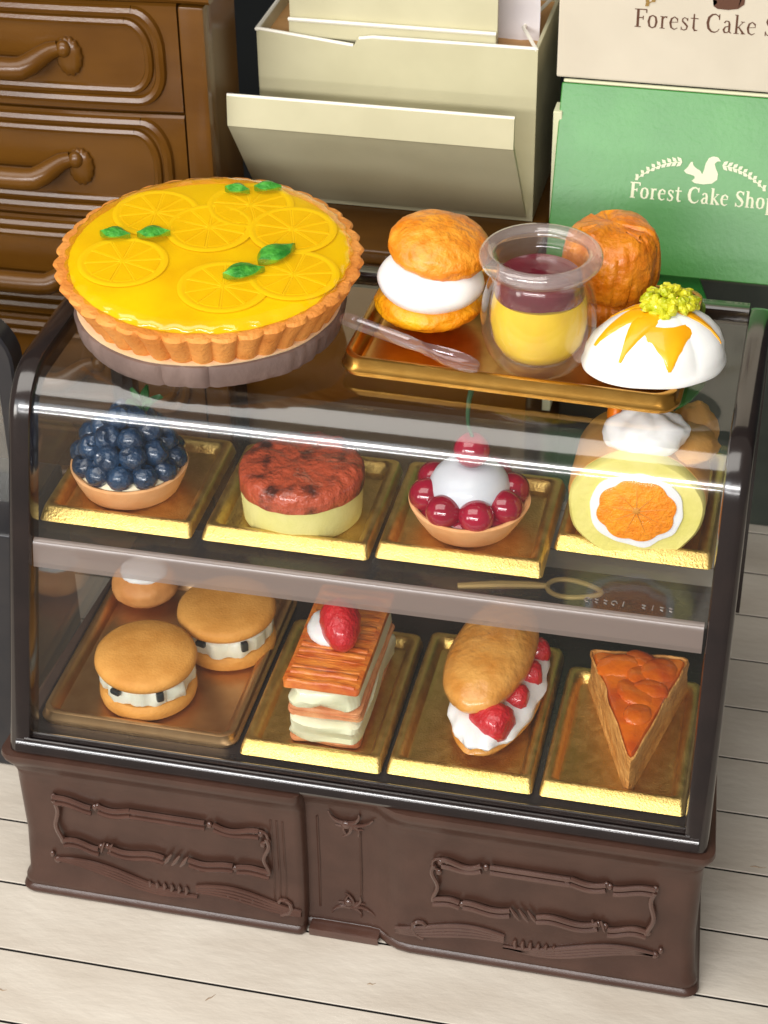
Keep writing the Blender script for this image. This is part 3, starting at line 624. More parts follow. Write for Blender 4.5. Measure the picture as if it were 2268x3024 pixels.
rc = thing('orange_roll_cake', 'oval roll cake with an orange slice centre, cream topping and mint leaf', 'cake', (6.83, 1.80, ztr-0.05), 0.07)
rc.rotation_euler = (math.radians(-9), 0, 0.07)
M_sp1 = mat('yellow_sponge', (212, 204, 108), 0.6, (224, 214, 130), 3, 0.6, 16, bdist=0.015); M_sp2 = mat('brown_sponge', (206, 150, 72), 0.6, (216, 164, 90), 4, 0.6, 26, bdist=0.012)
def oval(rx, rz, y, n=56, cz=0.62, wob=0.0, o=0):
    return [Vector((rx*math.cos(2*PI*k/n)*(1+wob*nz((math.cos(2*PI*k/n)*2, math.sin(2*PI*k/n)*2, o))), y, cz+rz*math.sin(2*PI*k/n)*(1+wob*nz((math.cos(2*PI*k/n)*2, math.sin(2*PI*k/n)*2, o))))) for k in range(n)]
bm = NB(); loft(bm, [oval(0.70, 0.58, -0.01, wob=.05), oval(0.73, 0.61, 0.03, wob=.05), oval(0.73, 0.61, 0.22, wob=.05)]); link('sponge_face', bm, M_sp1, rc)
bm = NB(); loft(bm, [oval(0.735, 0.615, 0.2, wob=.05), oval(0.75, 0.63, 0.3, wob=.06), oval(0.76, 0.63, 0.9, wob=.08, o=3), oval(0.72, 0.6, 1.5, wob=.1, o=4), oval(0.5, 0.4, 1.75, wob=.1, o=4)])
link('sponge_roll', bm, M_sp2, rc)
bm = NB(); blob(bm, (0.56, 1.35, 0.98), (0.28, 0.34, 0.34), 28, 18, lambda d: 1+0.12*fbm(d, 2, 3)); blob(bm, (0.45, 0.75, 1.1), (0.38, 0.5, 0.16), 28, 18, lambda d: 1+0.12*fbm(d, 2, 8)); link('sponge_curl', bm, M_sp2, rc)
bm = NB(); loft(bm, [oval(0.50, 0.43, -0.012, wob=.1, o=7), oval(0.495, 0.425, -0.035, wob=.1, o=7), oval(0.47, 0.40, -0.042, wob=.1, o=7)]); link('cream_ring', bm, M_white, rc)
bm = NB(); segs = 10
def petal(y, s):
    out = []
    for k in range(80):
        a = 2*PI*k/80; r = 1+0.09*(abs(math.sin(a*segs/2*0.8+0.5))-0.5); out.append(Vector((0.415*s*r*math.cos(a), y, 0.62+0.35*s*r*math.sin(a))))
    return out
loft(bm, [petal(-0.03, 1), petal(-0.055, 1), petal(-0.066, 0.95)])
og = link('orange_slice', bm, mat('orange_flesh', (246, 134, 0), 0.4, (252, 156, 12), 7, 1.0, 22, bdist=0.03, coat=0.3), rc)
bm = NB()
for i in range(9):
    a = i*2*PI/9+0.2; tube(bm, [(0.02*math.cos(a), -0.068, 0.62+0.02*math.sin(a)), (0.33*math.cos(a), -0.064, 0.62+0.28*math.sin(a))], [0.012, 0.004], 5, flat=0.6)
blob(bm, (0, -0.067, 0.63), (0.045, 0.012, 0.04), 10, 6); link('pith_lines', bm, mat('pith_tan', (206, 140, 50), 0.5), og)
bm = NB(); blob(bm, (0.03, 0.42, 1.34), (0.46, 0.34, 0.28), 48, 28, lambda d: 1+0.10*fbm(d, 1.8, 12)+0.03*math.sin(6*math.atan2(d.y, d.x))); link('whipped_cream', bm, M_white, rc)
bm = NB(); blob(bm, (-0.30, 0.66, 1.46), (0.10, 0.26, 0.26), 24, 16); link('orange_wedge', bm, mat('wedge_orange', (226, 110, 10), 0.35, (238, 130, 20), 3), rc)
bm = NB(); leaf(bm, TR(0.26, 0.75, 1.52, 0.75, -0.45), 0.55, 0.28); link('mint_leaf', bm, mat('dark_leaf', (22, 70, 34), 0.4), rc)

# ------------------------------------------------------------------ lower level
zl = zf+0.045
M_cookie = mat('cookie', (202, 138, 56), 0.65, (218, 156, 74), 4, 0.6, 34, bdist=0.014); M_rcream = mat('raisin_cream', (228, 228, 212), 0.4, (218, 220, 200), 4, 0.3, 9, sss=0.1, coat=0.3)
def sandwich(label, loc, rz, tilt, seed):
    t = thing('raisin_sandwich', label, 'cookie sandwich', loc, rz, 'raisin cream sandwich cookies')
    bm = NB(); lathe(bm, [(0, 0), (0.50, 0), (0.56, 0.03), (0.575, 0.09), (0.57, 0.16), (0.53, 0.2), (0, 0.2)], 64, lambda p, a, i: p*(1+0.012*nz(p, 3, seed))); link('bottom_cookie', bm, M_cookie, t)
    bm = NB(); lathe(bm, [(0, 0.14), (0.42, 0.15), (0.53, 0.21), (0.545, 0.30), (0.53, 0.40), (0.45, 0.46), (0, 0.46)], 110, lambda p, a, i: Vector((p.x*(1+0.10*fbm((math.cos(a)*3, math.sin(a)*3, p.z*2.5), 1, seed)), p.y*(1+0.10*fbm((math.cos(a)*3, math.sin(a)*3, p.z*2.5), 1, seed)), p.z+(0.04*nz((math.cos(a)*3, math.sin(a)*3, 0), 1, seed+4) if 1 < i < 4 else 0)))); link('cream', bm, M_rcream, t)
    bm = NB(); lathe(bm, [(0, 0), (0.50, 0), (0.575, 0.035), (0.60, 0.09), (0.585, 0.15), (0.53, 0.19), (0.3, 0.205), (0, 0.21)], 64, lambda p, a, i: p*(1+0.008*nz(p, 4, seed+2)))
    bm.transform(TR(0, 0, 0.44, 0, tilt[0], tilt[1])); link('top_cookie', bm, M_cookie, t)
    for a in (-1.95, -0.98):
        bm = NB(); box(bm, (0, 0, 0), (0.13, 0.07, 0.07) if a < -1.5 else (0.09, 0.07, 0.13), None, 0.025, 2); bm.transform(TR(0.555*math.cos(a), 0.555*math.sin(a), 0.385 if a < -1.5 else 0.36, a+PI/2)); link('raisin', bm, M_raisin, t)
    return t
sandwich('raisin cream sandwich cookie nearest the glass, front of its tray', (1.33, 1.16, zl), 0.0, (0.03, 0.05), 2)
sandwich('raisin cream sandwich cookie behind and right of the front one', (2.00, 2.22, zl), 0.06, (-0.03, 0.03), 8)
b3 = thing('small_bun', 'small brown bun with white cream at the back left of the lower level', 'pastry', (0.72, 2.88, zl))
bm = NB(); blob(bm, (0, 0, 0.24), (0.42, 0.40, 0.26), 48, 28, lambda d: 1+0.05*fbm(d, 2.5, 9)); link('bun', bm, mat('bun_brown', (206, 136, 70), 0.55, (220, 156, 90), 3, 0.5, 12), b3)
bm = NB(); blob(bm, (0, 0, 0.43), (0.30, 0.28, 0.10), 40, 18, lambda d: 1+0.06*nz(d, 3)); link('cream', bm, M_white, b3)

ml = thing('millefeuille', 'millefeuille slice of pastry and pale cream layers with a strawberry on top', 'pastry', (3.58, 1.55, zl), 0.0)
ml.scale = (0.88, 0.95, 1.03)
M_pf = mat('puff_pastry', (190, 84, 18), 0.35, (226, 138, 52), 5, 0.7, 14, bdist=0.02, stretch=(0.7, 2.2, 1), coat=0.6, coatrough=0.15); M_pf2 = mat('pale_pastry', (222, 160, 108), 0.5, (196, 112, 70), 3, 0.6, 14)
def slab(x0, x1, y0, y1, z0, z1, amp, o, mt, name, rr=0.08, sx=1.0):
    bm = NB(); n = 12; R = []
    for i, t in enumerate((0, .12, .3, .5, .7, .88, 1)):
        ins = (0.05 if t in (0, 1) else 0.0); base = []
        P = rrect(x0+ins, x1-ins, y0+ins, y1-ins, rr, 0, 4)
        q = []
        for a, b in zip(P, P[1:]+P[:1]):
            for j in range(4): q.append(a.lerp(b, j/4))
        R.append([Vector((p.x+amp*nz((p.x*2.5, p.y*2.5, t*2), 1, o), p.y+amp*nz((p.x*2.5, p.y*2.5, t*2), 1, o+7), z0+(z1-z0)*t+amp*0.7*nz((p.x*3, p.y*3, 0), 1, o+3))) for p in q])
    loft(bm, R); return link(name, bm, mt, ml)
y0, y1 = -0.93, 0.95
slab(-0.46, 0.46, y0, y1, 0.0, 0.09, 0.03, 1, M_pf2, 'pastry_layer')
slab(-0.47, 0.48, y0-0.05, y1, 0.07, 0.38, 0.10, 2, M_cream, 'cream_layer', 0.14)
slab(-0.48, 0.50, y0, y1, 0.385, 0.47, 0.03, 3, M_pf2, 'pastry_layer'); slab(-0.46, 0.48, y0+0.01, y1, 0.455, 0.52, 0.03, 13, M_pf2, 'pastry_layer')
slab(-0.43, 0.46, y0-0.02, y1, 0.51, 0.80, 0.10, 4, M_cream, 'cream_layer', 0.14)
tp = slab(-0.50, 0.50, y0-0.05, y1, 0.80, 0.91, 0.02, 5, M_pf, 'top_pastry', 0.05)
bm = NB()
for i in range(13):
    yy = y0+0.0+i*0.14+0.03*math.sin(i*2.3)
    tube(bm, [(x, yy+0.03*nz((x*3, i, 0)), 0.90+0.008*nz((x*6, i, 3))) for x in [-0.44+0.11*j for j in range(9)]], 0.04+0.018*math.sin(i*1.7), 6, flat=0.5, up=(0, 0, 1))
link('pastry_ridges', bm, M_pf, tp)
bm = NB(); blob(bm, (-0.14, 0.02, 0.97), (0.30, 0.34, 0.13), 36, 18, lambda d: 1+0.08*fbm(d, 2, 3), Matrix.Rotation(0.5, 3, 'Z')); link('whipped_cream', bm, M_white, ml)
def strawberry(parent, M, s=1.0, name='strawberry', seeds=False):
    bm = NB()
    pf_ = [(0, -0.30), (0.06, -0.285), (0.13, -0.22), (0.19, -0.1), (0.215, 0.04), (0.2, 0.15), (0.13, 0.21), (0, 0.22)]
    def pit(p, a, i):
        k = 1-0.03*(math.sin(a*9+(i % 2)*PI)*math.sin(p.z*40)); return Vector((p.x*k, p.y*k, p.z))
    pp = []
    for i in range(len(pf_)-1):
        for j in range(3): pp.append(tuple(pf_[i][k]+(pf_[i+1][k]-pf_[i][k])*j/3 for k in (0, 1)))
    pp.append(pf_[-1]); pp[0] = (0, -0.30)
    lathe(bm, pp, 40, pit); bm.transform(M @ Matrix.Scale(s, 4)); o = link(name, bm, M_straw, parent)
    if seeds:
        bm = NB()
        for i in range(7):
            for k in range(8):
                f = 1.5+i*2.6; r = None; z = -0.24+i*0.06
                for a_, b_ in zip(pf_, pf_[1:]):
                    if a_[1] <= z <= b_[1]: r = a_[0]+(b_[0]-a_[0])*(z-a_[1])/(b_[1]-a_[1])
                a = (k+(i % 2)*0.5)*2*PI/8; blob(bm, (r*math.cos(a)*1.0, r*math.sin(a)*1.0, z), (0.008, 0.008, 0.014), 5, 4)
        bm.transform(M @ Matrix.Scale(s, 4)); link('seeds', bm, mat('seed_yellow', (220, 120, 60), 0.4), o)
    return o
strawberry(ml, TR(0.04, -0.10, 1.12, 0.40, 0, -1.35), 1.25)

bn = thing('strawberry_cream_bun', 'long glazed bun filled with white cream and sliced strawberries on its right side', 'pastry', (5.34, 1.74, zl), -0.10)
M_glz = mat('glazed_bun', (200, 126, 40), 0.32, (226, 166, 84), 2.6, 0.8, 10, bdist=0.03, coat=0.5, coatrough=0.15)
bm = NB(); blob(bm, (0.06, 0.02, 0.14), (0.49, 1.04, 0.15), 56, 26, lambda d: 1+0.03*nz(d, 3, 4)); link('lower_bun', bm, M_glz, bn)
bm = NB(); blob(bm, (0.08, -0.02, 0.32), (0.51, 1.08, 0.20), 72, 28, lambda d: 1+0.05*fbm(d, 3, 6)+0.025*math.sin(14*math.atan2(d.y, d.x))); link('cream', bm, M_white, bn)
bm = NB(); blob(bm, (-0.07, 0.16, 0.64), (0.51, 0.98, 0.31), 72, 36, lambda d: 1+0.035*fbm(d, 1.6, 3), Matrix.Rotation(-0.16, 3, 'Y') @ Matrix.Rotation(0.06, 3, 'X')); link('upper_bun', bm, M_glz, bn)
for (x, y, z, a, s) in ((0.20, -0.72, 0.42, -0.5, 1.05), (0.32, -0.28, 0.44, -0.15, 0.8), (0.36, 0.16, 0.44, 0.1, 0.8), (0.34, 0.60, 0.44, 0.4, 0.75)):
    strawberry(bn, TR(x, y, z, a+0.2, 1.5, 0) , s)
bm = NB(); blob(bm, (0.46, 0.0, 0.28), (0.10, 0.6, 0.06), 20, 12, lambda d: 1+0.1*nz(d, 4)); link('orange_jam', bm, M_or, bn)

pie = thing('pie_slice', 'triangular apple pie slice with glossy orange filling and pale crust walls, tip to the front', 'pie', (0, 0, zl))
tip, bl, br = Vector((7.07, 0.50, 0)), Vector((6.34, 2.42, 0)), Vector((7.54, 2.50, 0))
cen = (tip+bl+br)/3
def tri(s, z, wob=0, o=0, rr=0.05, dy=0.0):
    P = [cen+(q-cen)*s for q in (tip, br, bl)]; out = []
    for i in range(3):
        a, b = P[i], P[(i+1) % 3]
        for j in range(16):
            t = j/16; q = a.lerp(b, t); q = q+(q-cen).normalized()*(wob*nz((q.x*4, q.y*4, z*3), 1, o)); q = q-(q-cen)*(0.05*max(0, 1-min(t, 1-t)*16)); out.append(Vector((q.x, q.y+dy, z+wob*0.6*nz((q.x*3, q.y*3, 0), 1, o+2))))
    return out
M_pie = mat('pie_crust', (190, 124, 52), 0.5, (222, 164, 90), 4, 1.0, 9, bdist=0.05, stretch=(1, 1, 2.5))
bm = NB(); loft(bm, [tri(1.0, 0.0), tri(1.02, 0.05, .03), tri(0.99, 0.15, .04), tri(0.99, 0.30, .04, 3), tri(1.0, 0.42, .04, 3), tri(0.99, 0.50, .04), tri(0.95, 0.51, .04), tri(0.92, 0.47, .02), tri(0.82, 0.42, .02)]); link('crust', bm, M_pie, pie)
bm = NB(); P = [tri(s, z, .02, 5) for s, z in ((0.94, 0.3), (0.93, 0.47), (0.88, 0.515), (0.6, 0.535), (0.3, 0.53), (0.02, 0.535))]; loft(bm, P)
M_apple = mat('glazed_apple', (222, 112, 18), 0.25, (190, 76, 16), 2.6, 0.6, 7, bdist=0.03, coat=0.8, coatrough=0.08)
link('filling', bm, M_apple, pie)
for (x, y, r, a) in ((6.74, 2.12, 0.25, 0.3), (7.2, 2.14, 0.25, 1), (6.98, 1.70, 0.25, 2.2), (7.14, 1.78, 0.2, 0.2), (6.98, 2.30, 0.2, 2.5), (7.05, 1.34, 0.19, 1.2), (7.0, 2.0, 0.2, 1.6)):
    bm = NB(); blob(bm, (0, 0, 0), (r*1.05, r*0.8, 0.05), 32, 12, lambda d: 1+0.10*nz(d, 3, x)); bm.transform(TR(x, y, 0.53, a, 0.10*math.sin(x*9), 0.12)); link('apple_chunk', bm, M_apple, pie)

tg = thing('tongs', 'brass-coloured tongs with a loop handle lying at the back of the lower level', 'tongs')
M_tong = mat('dull_brass', (206, 174, 110), 0.4, metal=0.3)
bm = NB(); pts = [(5.62, 4.02, 2.52)]+[(5.62+0.34-0.34*math.cos(t), 4.0+0.17*math.sin(t)+0.03*math.sin(2*t), 2.52) for t in [i*2*PI/28 for i in range(1, 28)]]+[(5.62, 4.02, 2.52)]
tube(bm, pts, 0.032, 8); link('loop_handle', bm, M_tong, tg)
bm = NB(); tube(bm, [(5.64, 4.0, 2.52), (5.4, 4.0, 2.5), (5.0, 3.98, 2.46), (4.5, 3.9, 2.42)], [0.035, 0.05, 0.055, 0.04], 8); link('arm', bm, M_tong, tg)

# ------------------------------------------------------------------ dresser
dr = thing('dresser', 'brown bow-front chest of drawers with moulded beading and shell-end handles', 'dresser')
XR = 0.52; XL = -4.9; XC = (XR+XL)/2
def bow(x): return 6.22-0.16*max(0, 1-((x-XC)/((XR-XL)/2))**2)
def bowface(bm, x0, x1, z0, z1, y_off, th=0.3, n=24, bev=0.0):
    rings = []
    xs = [x0+(x1-x0)*i/n for i in range(n+1)]
    V = []
    for x in xs:
        y = bow(x)+y_off
        V.append([bm.verts.new((x, y+th, z0)), bm.verts.new((x, y+bev, z0)), bm.verts.new((x, y, z0+bev)), bm.verts.new((x, y, z1-bev)), bm.verts.new((x, y+bev, z1)), bm.verts.new((x, y+th, z1))])
    for A, B in zip(V, V[1:]):
        for k in range(6): bm.faces.new((A[k], B[k], B[(k+1) % 6], A[(k+1) % 6]))
    bm.faces.new(V[0]); bm.faces.new(V[-1][::-1])
bm = NB(); bbox(bm, (XR+0.035, 6.16, 0), (XR+0.36, 6.5, 8.86), 0.04); bbox(bm, (XL-0.36, 6.16, 0), (XL-0.035, 6.5, 8.86), 0.03)
bbox(bm, (XL-0.30, 6.51, 0), (XR+0.30, 7.6, 8.85)); 
link('carcass', bm, M_wood, dr)
bm = NB(); bowface(bm, XL-0.5, XR+0.45, 8.90, 9.15, -0.10, 1.6, 24, 0.05); link('top', bm, M_wood, dr)
DZ = [(7.44, 8.86), (5.93, 7.41), (4.42, 5.90), (2.9, 4.39), (1.4, 2.87)]
def bead_path(ins, z0, z1, rr=0.5):
    x0, x1 = XL+0.26+ins, XR-0.24-ins; a, b = z0+0.16+ins, z1-0.10-ins; r = rr-ins*0.5; pts = []
    for (cx, cz, a0) in ((x1-r*0.62, b-r, 90), (x1-r*0.62, a+r*0.8, 0)):
        for i in range(9):
            t = math.radians(a0-90*i/8); pts.append((cx+r*0.62*math.cos(t), cz+(r if a0 == 90 else r*0.8)*math.sin(t)))
    pts += [(x, a) for x in [x1-r*0.62-(x1-x0-r*1.24)*i/14 for i in range(1, 15)]]
    for (cx, cz, a0) in ((x0+r*0.62, a+r*0.8, 270), (x0+r*0.62, b-r, 180)):
        for i in range(9):
            t = math.radians(a0-90*i/8); pts.append((cx+r*0.62*math.cos(t), cz+(r if a0 == 180 else r*0.8)*math.sin(t)))
    pts += [(x, b) for x in [x0+r*0.62+(x1-x0-r*1.24)*i/14 for i in range(1, 15)]]
    pts.append(pts[0]); return pts
for (z0, z1) in DZ:
    bm = NB(); bowface(bm, XL, XR, z0, z1, 0.0, 0.28, 30, 0.03)
    d = link('drawer', bm, M_wood, dr)
    bm = NB()
    tube(bm, [(x, bow(x)-0.005, z) for x, z in bead_path(0.0, z0, z1)], 0.072, 8, False); tube(bm, [(x, bow(x)-0.0, z) for x, z in bead_path(0.14, z0, z1)], 0.06, 8, False)
    link('beading', bm, M_wood, d)
    zc = (z0+z1)/2-0.02
    bm = NB(); xs = -0.98; xe = 2*XC+0.98-0.0
    P = []
    nseg = 24
    for i in range(nseg+1):
        t = i/nseg; x = xs+(xe-xs)*t; e = min(t, 1-t)*(-(xe-xs)); s_ = min(1, e/0.45); s_ = s_*s_*(3-2*s_)
        P.append((x, bow(x)-0.06-0.26*s_, zc+0.13-0.19*s_))
    tube(bm, P, [0.10+0.05*math.sin(PI*min(1, min(i/nseg, 1-i/nseg)*6)/2) for i in range(nseg+1)], 12, flat=1.0)
    hd = link('handle', bm, M_wood, d)
    for sx in (-0.86, 2*XC+0.86):
        bm = NB(); blob(bm, (sx, bow(sx)-0.02, zc+0.02), (0.17, 0.09, 0.25), 48, 20, lambda d_: 1+0.06*math.cos(14*math.atan2(d_.z, d_.x))*(1-abs(d_.y))); blob(bm, (sx-0.04*(1 if sx > XC else -1), bow(sx)-0.09, zc+0.14), (0.10, 0.08, 0.11), 16, 10)
        link('shell_plate', bm, M_wood, hd)

# ------------------------------------------------------------------ low chest under the cream box
lc = thing('low_chest', 'low brown chest with moulded top edge under the cream box', 'chest')
bm = NB(); bbox(bm, (0.99, 6.62, 0.0), (4.88, 10.2, 5.30), 0.03); link('body', bm, M_wood, lc)
bm = NB(); bbox(bm, (0.95, 6.50, 5.42), (4.93, 10.3, 5.64), 0.06, 3); bbox(bm, (0.97, 6.55, 5.28), (4.90, 10.25, 5.45), 0.05, 3); link('top', bm, M_wood, lc)

# ------------------------------------------------------------------ cream box
M_card = mat('cream_card', (202, 196, 162), 0.45, (194, 188, 154), 1.2, 0.25, 50, bdist=0.004, coat=0.1, coatrough=0.3)
M_cardin = mat('brown_inside', (196, 150, 96), 0.6)
cb = thing('cream_box', 'open cream cardboard box with a drop-down front flap and white paper inside', 'box')
bx0, bx1, bz0, bz1, by0, by1 = 1.05, 4.72, 5.65, 8.02, 7.70, 9.9; tk = 0.05
bm = NB(); 
poly = [(bx0, bz0), (bx1, bz0), (bx1, bz1), (2.45, bz1-0.02), (2.40, bz1-0.03), (2.34, bz1-0.14), (bx0+0.05, bz1)]
prism(bm, [(p[0], p[1]) for p in poly], 'y', by0, by0+tk)
bbox(bm, (bx0, by0+tk, bz0), (bx0+tk, by1, bz1), 0.01); bbox(bm, (bx1-tk, by0+tk, bz0), (bx1, by1, bz1), 0.01); bbox(bm, (bx0+tk, by1-tk, bz0), (bx1-tk, by1, bz1+0.0)); bbox(bm, (bx0+tk, by0+tk, bz0), (bx1-tk, by1-tk, bz0+tk))
link('box_body', bm, M_card, cb, False)
bm = NB(); bbox(bm, (bx0+0.42, by0+0.22, bz0+0.1), (bx1-0.55, by0+0.27, bz1+0.02)); bbox(bm, (bx0+0.42, by0+0.10, bz1-0.1), (bx1-0.55, by0+0.28, bz1+0.12), 0.02)
bbox(bm, (bx0+0.42, by0+0.18, bz1+0.1), (bx1-0.55, by0+0.24, bz1+1.6)); link('inner_panel', bm, M_card, cb, False)
bm = NB(); bbox(bm, (bx0+tk, by0+0.32, bz0+0.1), (bx1-tk, by1-tk, bz1-0.18)); link('inner_floor', bm, M_cardin, cb, False)
M_paper = mat('white_paper', (226, 220, 220), 0.7, (214, 208, 210), 2)
bm = NB(); nx, nzz = 26, 14; V = []
for i in range(nx+1):
    V.append([bm.verts.new((bx0+0.3+(bx1-bx0-0.4)*i/nx, by0+0.75+0.10*fbm((i*0.35, j*0.3, 0)), bz1-0.7+0.16*j+0.1*nz((i*.3, j*.3, 3)))) for j in range(nzz+1)])
for A, B in zip(V, V[1:]):
    for k in range(nzz): bm.faces.new((A[k], A[k+1], B[k+1], B[k]))
link('white_paper', bm, M_paper, cb)
bm = NB(); fx0, fx1 = 1.0, 4.64
ly, lz0, lz1 = 6.50, 7.19, 7.60
# slanting panel
poly = [(7.66, 5.72), (ly, lz0), (ly-0.03, lz0+0.03), (ly, lz1), (ly+0.05, lz1), (ly+0.05, lz0+0.05), (7.68, 5.77)]
prism(bm, poly, 'x', fx0, fx1)
link('front_flap', bm, M_card, cb, False)
M_trim = mat('white_card_edge', (244, 240, 226), 0.5)
bm = NB(); tube(bm, [(fx0, ly+0.025, lz1+0.012), (fx1, ly+0.025, lz1+0.012)], 0.022, 6)
for P_ in ([(bx0+0.02, by0+0.02, bz1+0.005), (2.34, by0+0.02, bz1-0.13)], [(2.42, by0+0.02, bz1-0.03), (2.6, by0+0.02, bz1+0.0), (bx1-0.02, by0+0.02, bz1+0.005)], [(bx0+0.02, by0, bz1+0.005), (bx0+0.025, by1, bz1+0.005)], [(bx1-0.02, by0, bz1+0.005), (bx1-0.3, by0+0.7, bz1+0.005), (bx1-0.03, by1, bz1+0.005)], [(bx0+0.42, by0+0.10, bz1+0.13), (bx1-0.55, by0+0.10, bz1+0.13)]):
    tube(bm, P_, 0.026, 6)
link('card_edges', bm, M_trim, cb)

# ------------------------------------------------------------------ boxes on the right: stroke-built serif lettering
GL = {  # strokes: (points, width) in x-height units; caps are 1.45 high
 'F': (0.85, [([(0.22, 0), (0.22, 1.45)], .2), ([(0.22, 1.42), (0.86, 1.42)], .08), ([(0.22, .76), (0.62, .76)], .08), ([(0.86, 1.45), (0.86, 1.16)], .09), ([(0.62, .92), (0.62, .6)], .07), ([(0.0, .03), (0.48, .03)], .07), ([(-0.05, 1.42), (.3, 1.42)], .07)]),
 'C': (1.15, [([(1.0, 1.12), (.9, 1.32), (.68, 1.43), (.45, 1.38), (.22, 1.15), (.14, .72), (.22, .3), (.45, .05), (.7, 0), (.92, .1), (1.04, .3)], [.06, .08, .1, .14, .19, .21, .19, .14, .1, .07, .05]), ([(1.0, 1.45), (1.0, 1.0)], .08)]),
 'S': (0.85, [([(.72, 1.14), (.62, 1.36), (.42, 1.43), (.2, 1.32), (.14, 1.1), (.28, .88), (.52, .7), (.7, .46), (.66, .18), (.44, .02), (.2, .08), (.08, .3)], [.06, .08, .1, .12, .15, .19, .2, .17, .13, .09, .07, .05]), ([(.73, 1.43), (.73, 1.1)], .07), ([(.08, .36), (.08, 0)], .07)]),
 'o': (0.85, [([(.42, 1), (.2, .88), (.12, .5), (.2, .12), (.42, 0), (.64, .12), (.72, .5), (.64, .88), (.42, 1)], [.08, .14, .17, .14, .08, .14, .17, .14, .08])]),
 'r': (0.66, [([(.24, 0), (.24, .98)], .16), ([(.24, .7), (.4, .95), (.6, .92)], [.06, .1, .15]), ([(.06, .03), (.46, .03)], .06), ([(.06, .96), (.26, .96)], .06)]),
 'e': (0.80, [([(.16, .55), (.68, .6), (.64, .84), (.42, 1), (.2, .84), (.12, .5), (.2, .14), (.44, 0), (.68, .14)], [.05, .06, .13, .08, .14, .17, .14, .09, .05])]),
 's': (0.66, [([(.54, .78), (.46, .94), (.3, 1), (.16, .88), (.16, .7), (.36, .52), (.54, .32), (.48, .08), (.3, 0), (.1, .1)], [.06, .07, .08, .1, .12, .15, .14, .1, .08, .06]), ([(.55, .98), (.55, .74)], .06), ([(.09, .26), (.09, 0)], .06)]),
 't': (0.62, [([(.28, 1.35), (.28, .22), (.38, .03), (.6, .06)], [.1, .16, .14, .06]), ([(.02, .98), (.62, .98)], .07)]),
 'a': (0.80, [([(.16, .8), (.3, .97), (.5, .92), (.56, .7), (.56, .1), (.74, .02)], [.12, .08, .12, .16, .15, .06]), ([(.56, .58), (.26, .48), (.14, .26), (.22, .05), (.42, .04), (.56, .22)], [.06, .1, .16, .13, .08, .05])]),
 'k': (0.88, [([(.22, 0), (.22, 1.5)], .16), ([(.26, .42), (.7, .96)], .06), ([(.38, .56), (.78, .02)], [.1, .17]), ([(.04, .03), (.42, .03)], .06), ([(.04, 1.48), (.24, 1.48)], .06), ([(.58, .03), (.92, .03)], .06), ([(.52, .97), (.82, .97)], .06)]),
 'h': (0.92, [([(.22, 0), (.22, 1.5)], .16), ([(.24, .74), (.42, .96), (.62, .9), (.7, .66), (.7, 0)], [.06, .1, .13, .16, .16]), ([(.04, .03), (.42, .03)], .06), ([(.54, .03), (.88, .03)], .06), ([(.04, 1.48), (.24, 1.48)], .06)]),
 'p': (0.88, [([(.22, -.5), (.22, .98)], .16), ([(.24, .78), (.46, 1), (.68, .82), (.74, .5), (.68, .16), (.46, 0), (.24, .16)], [.06, .09, .14, .17, .14, .09, .05]), ([(.04, -.48), (.42, -.48)], .06), ([(.04, .96), (.24, .96)], .06)]),
}
def ribbon(bm, pts, wd, M, lift):
    wd = wd if isinstance(wd, list) else [wd]*len(pts); P = [Vector((a, b, 0)) for a, b in pts]; L, R = [], []
    for i, p in enumerate(P):
        d = (P[min(i+1, len(P)-1)]-P[max(i-1, 0)]).normalized(); n = Vector((-d.y, d.x, 0))*wd[i]/2
        if d.length < .1: n = Vector((0, wd[i]/2, 0))
        L.append(p+n); R.append(p-n)
    A = [bm.verts.new(M @ (q+Vector((0, 0, lift)))) for q in L]; B = [bm.verts.new(M @ (q+Vector((0, 0, lift)))) for q in R]
    for i in range(len(A)-1): bm.faces.new((A[i], A[i+1], B[i+1], B[i]))
def lettering(text, M, size, fat=1.0):
    """M maps the unit plane (x right, y up, z out) to the box face"""
    bm = NB(); x = 0; Ms = M @ Matrix.Scale(size, 4); j = 0
    for c in text:
        if c == ' ': x += 0.5; continue
        wd, st = GL[c]; capf = 1.0
        for p, t in st: j += 1; ribbon(bm, [(x+a, b) for a, b in p], [q*fat for q in (t if isinstance(t, list) else [t]*len(p))], Ms, 0.01+0.002*(j % 9))
        x += wd+0.08
    return bm, x*size
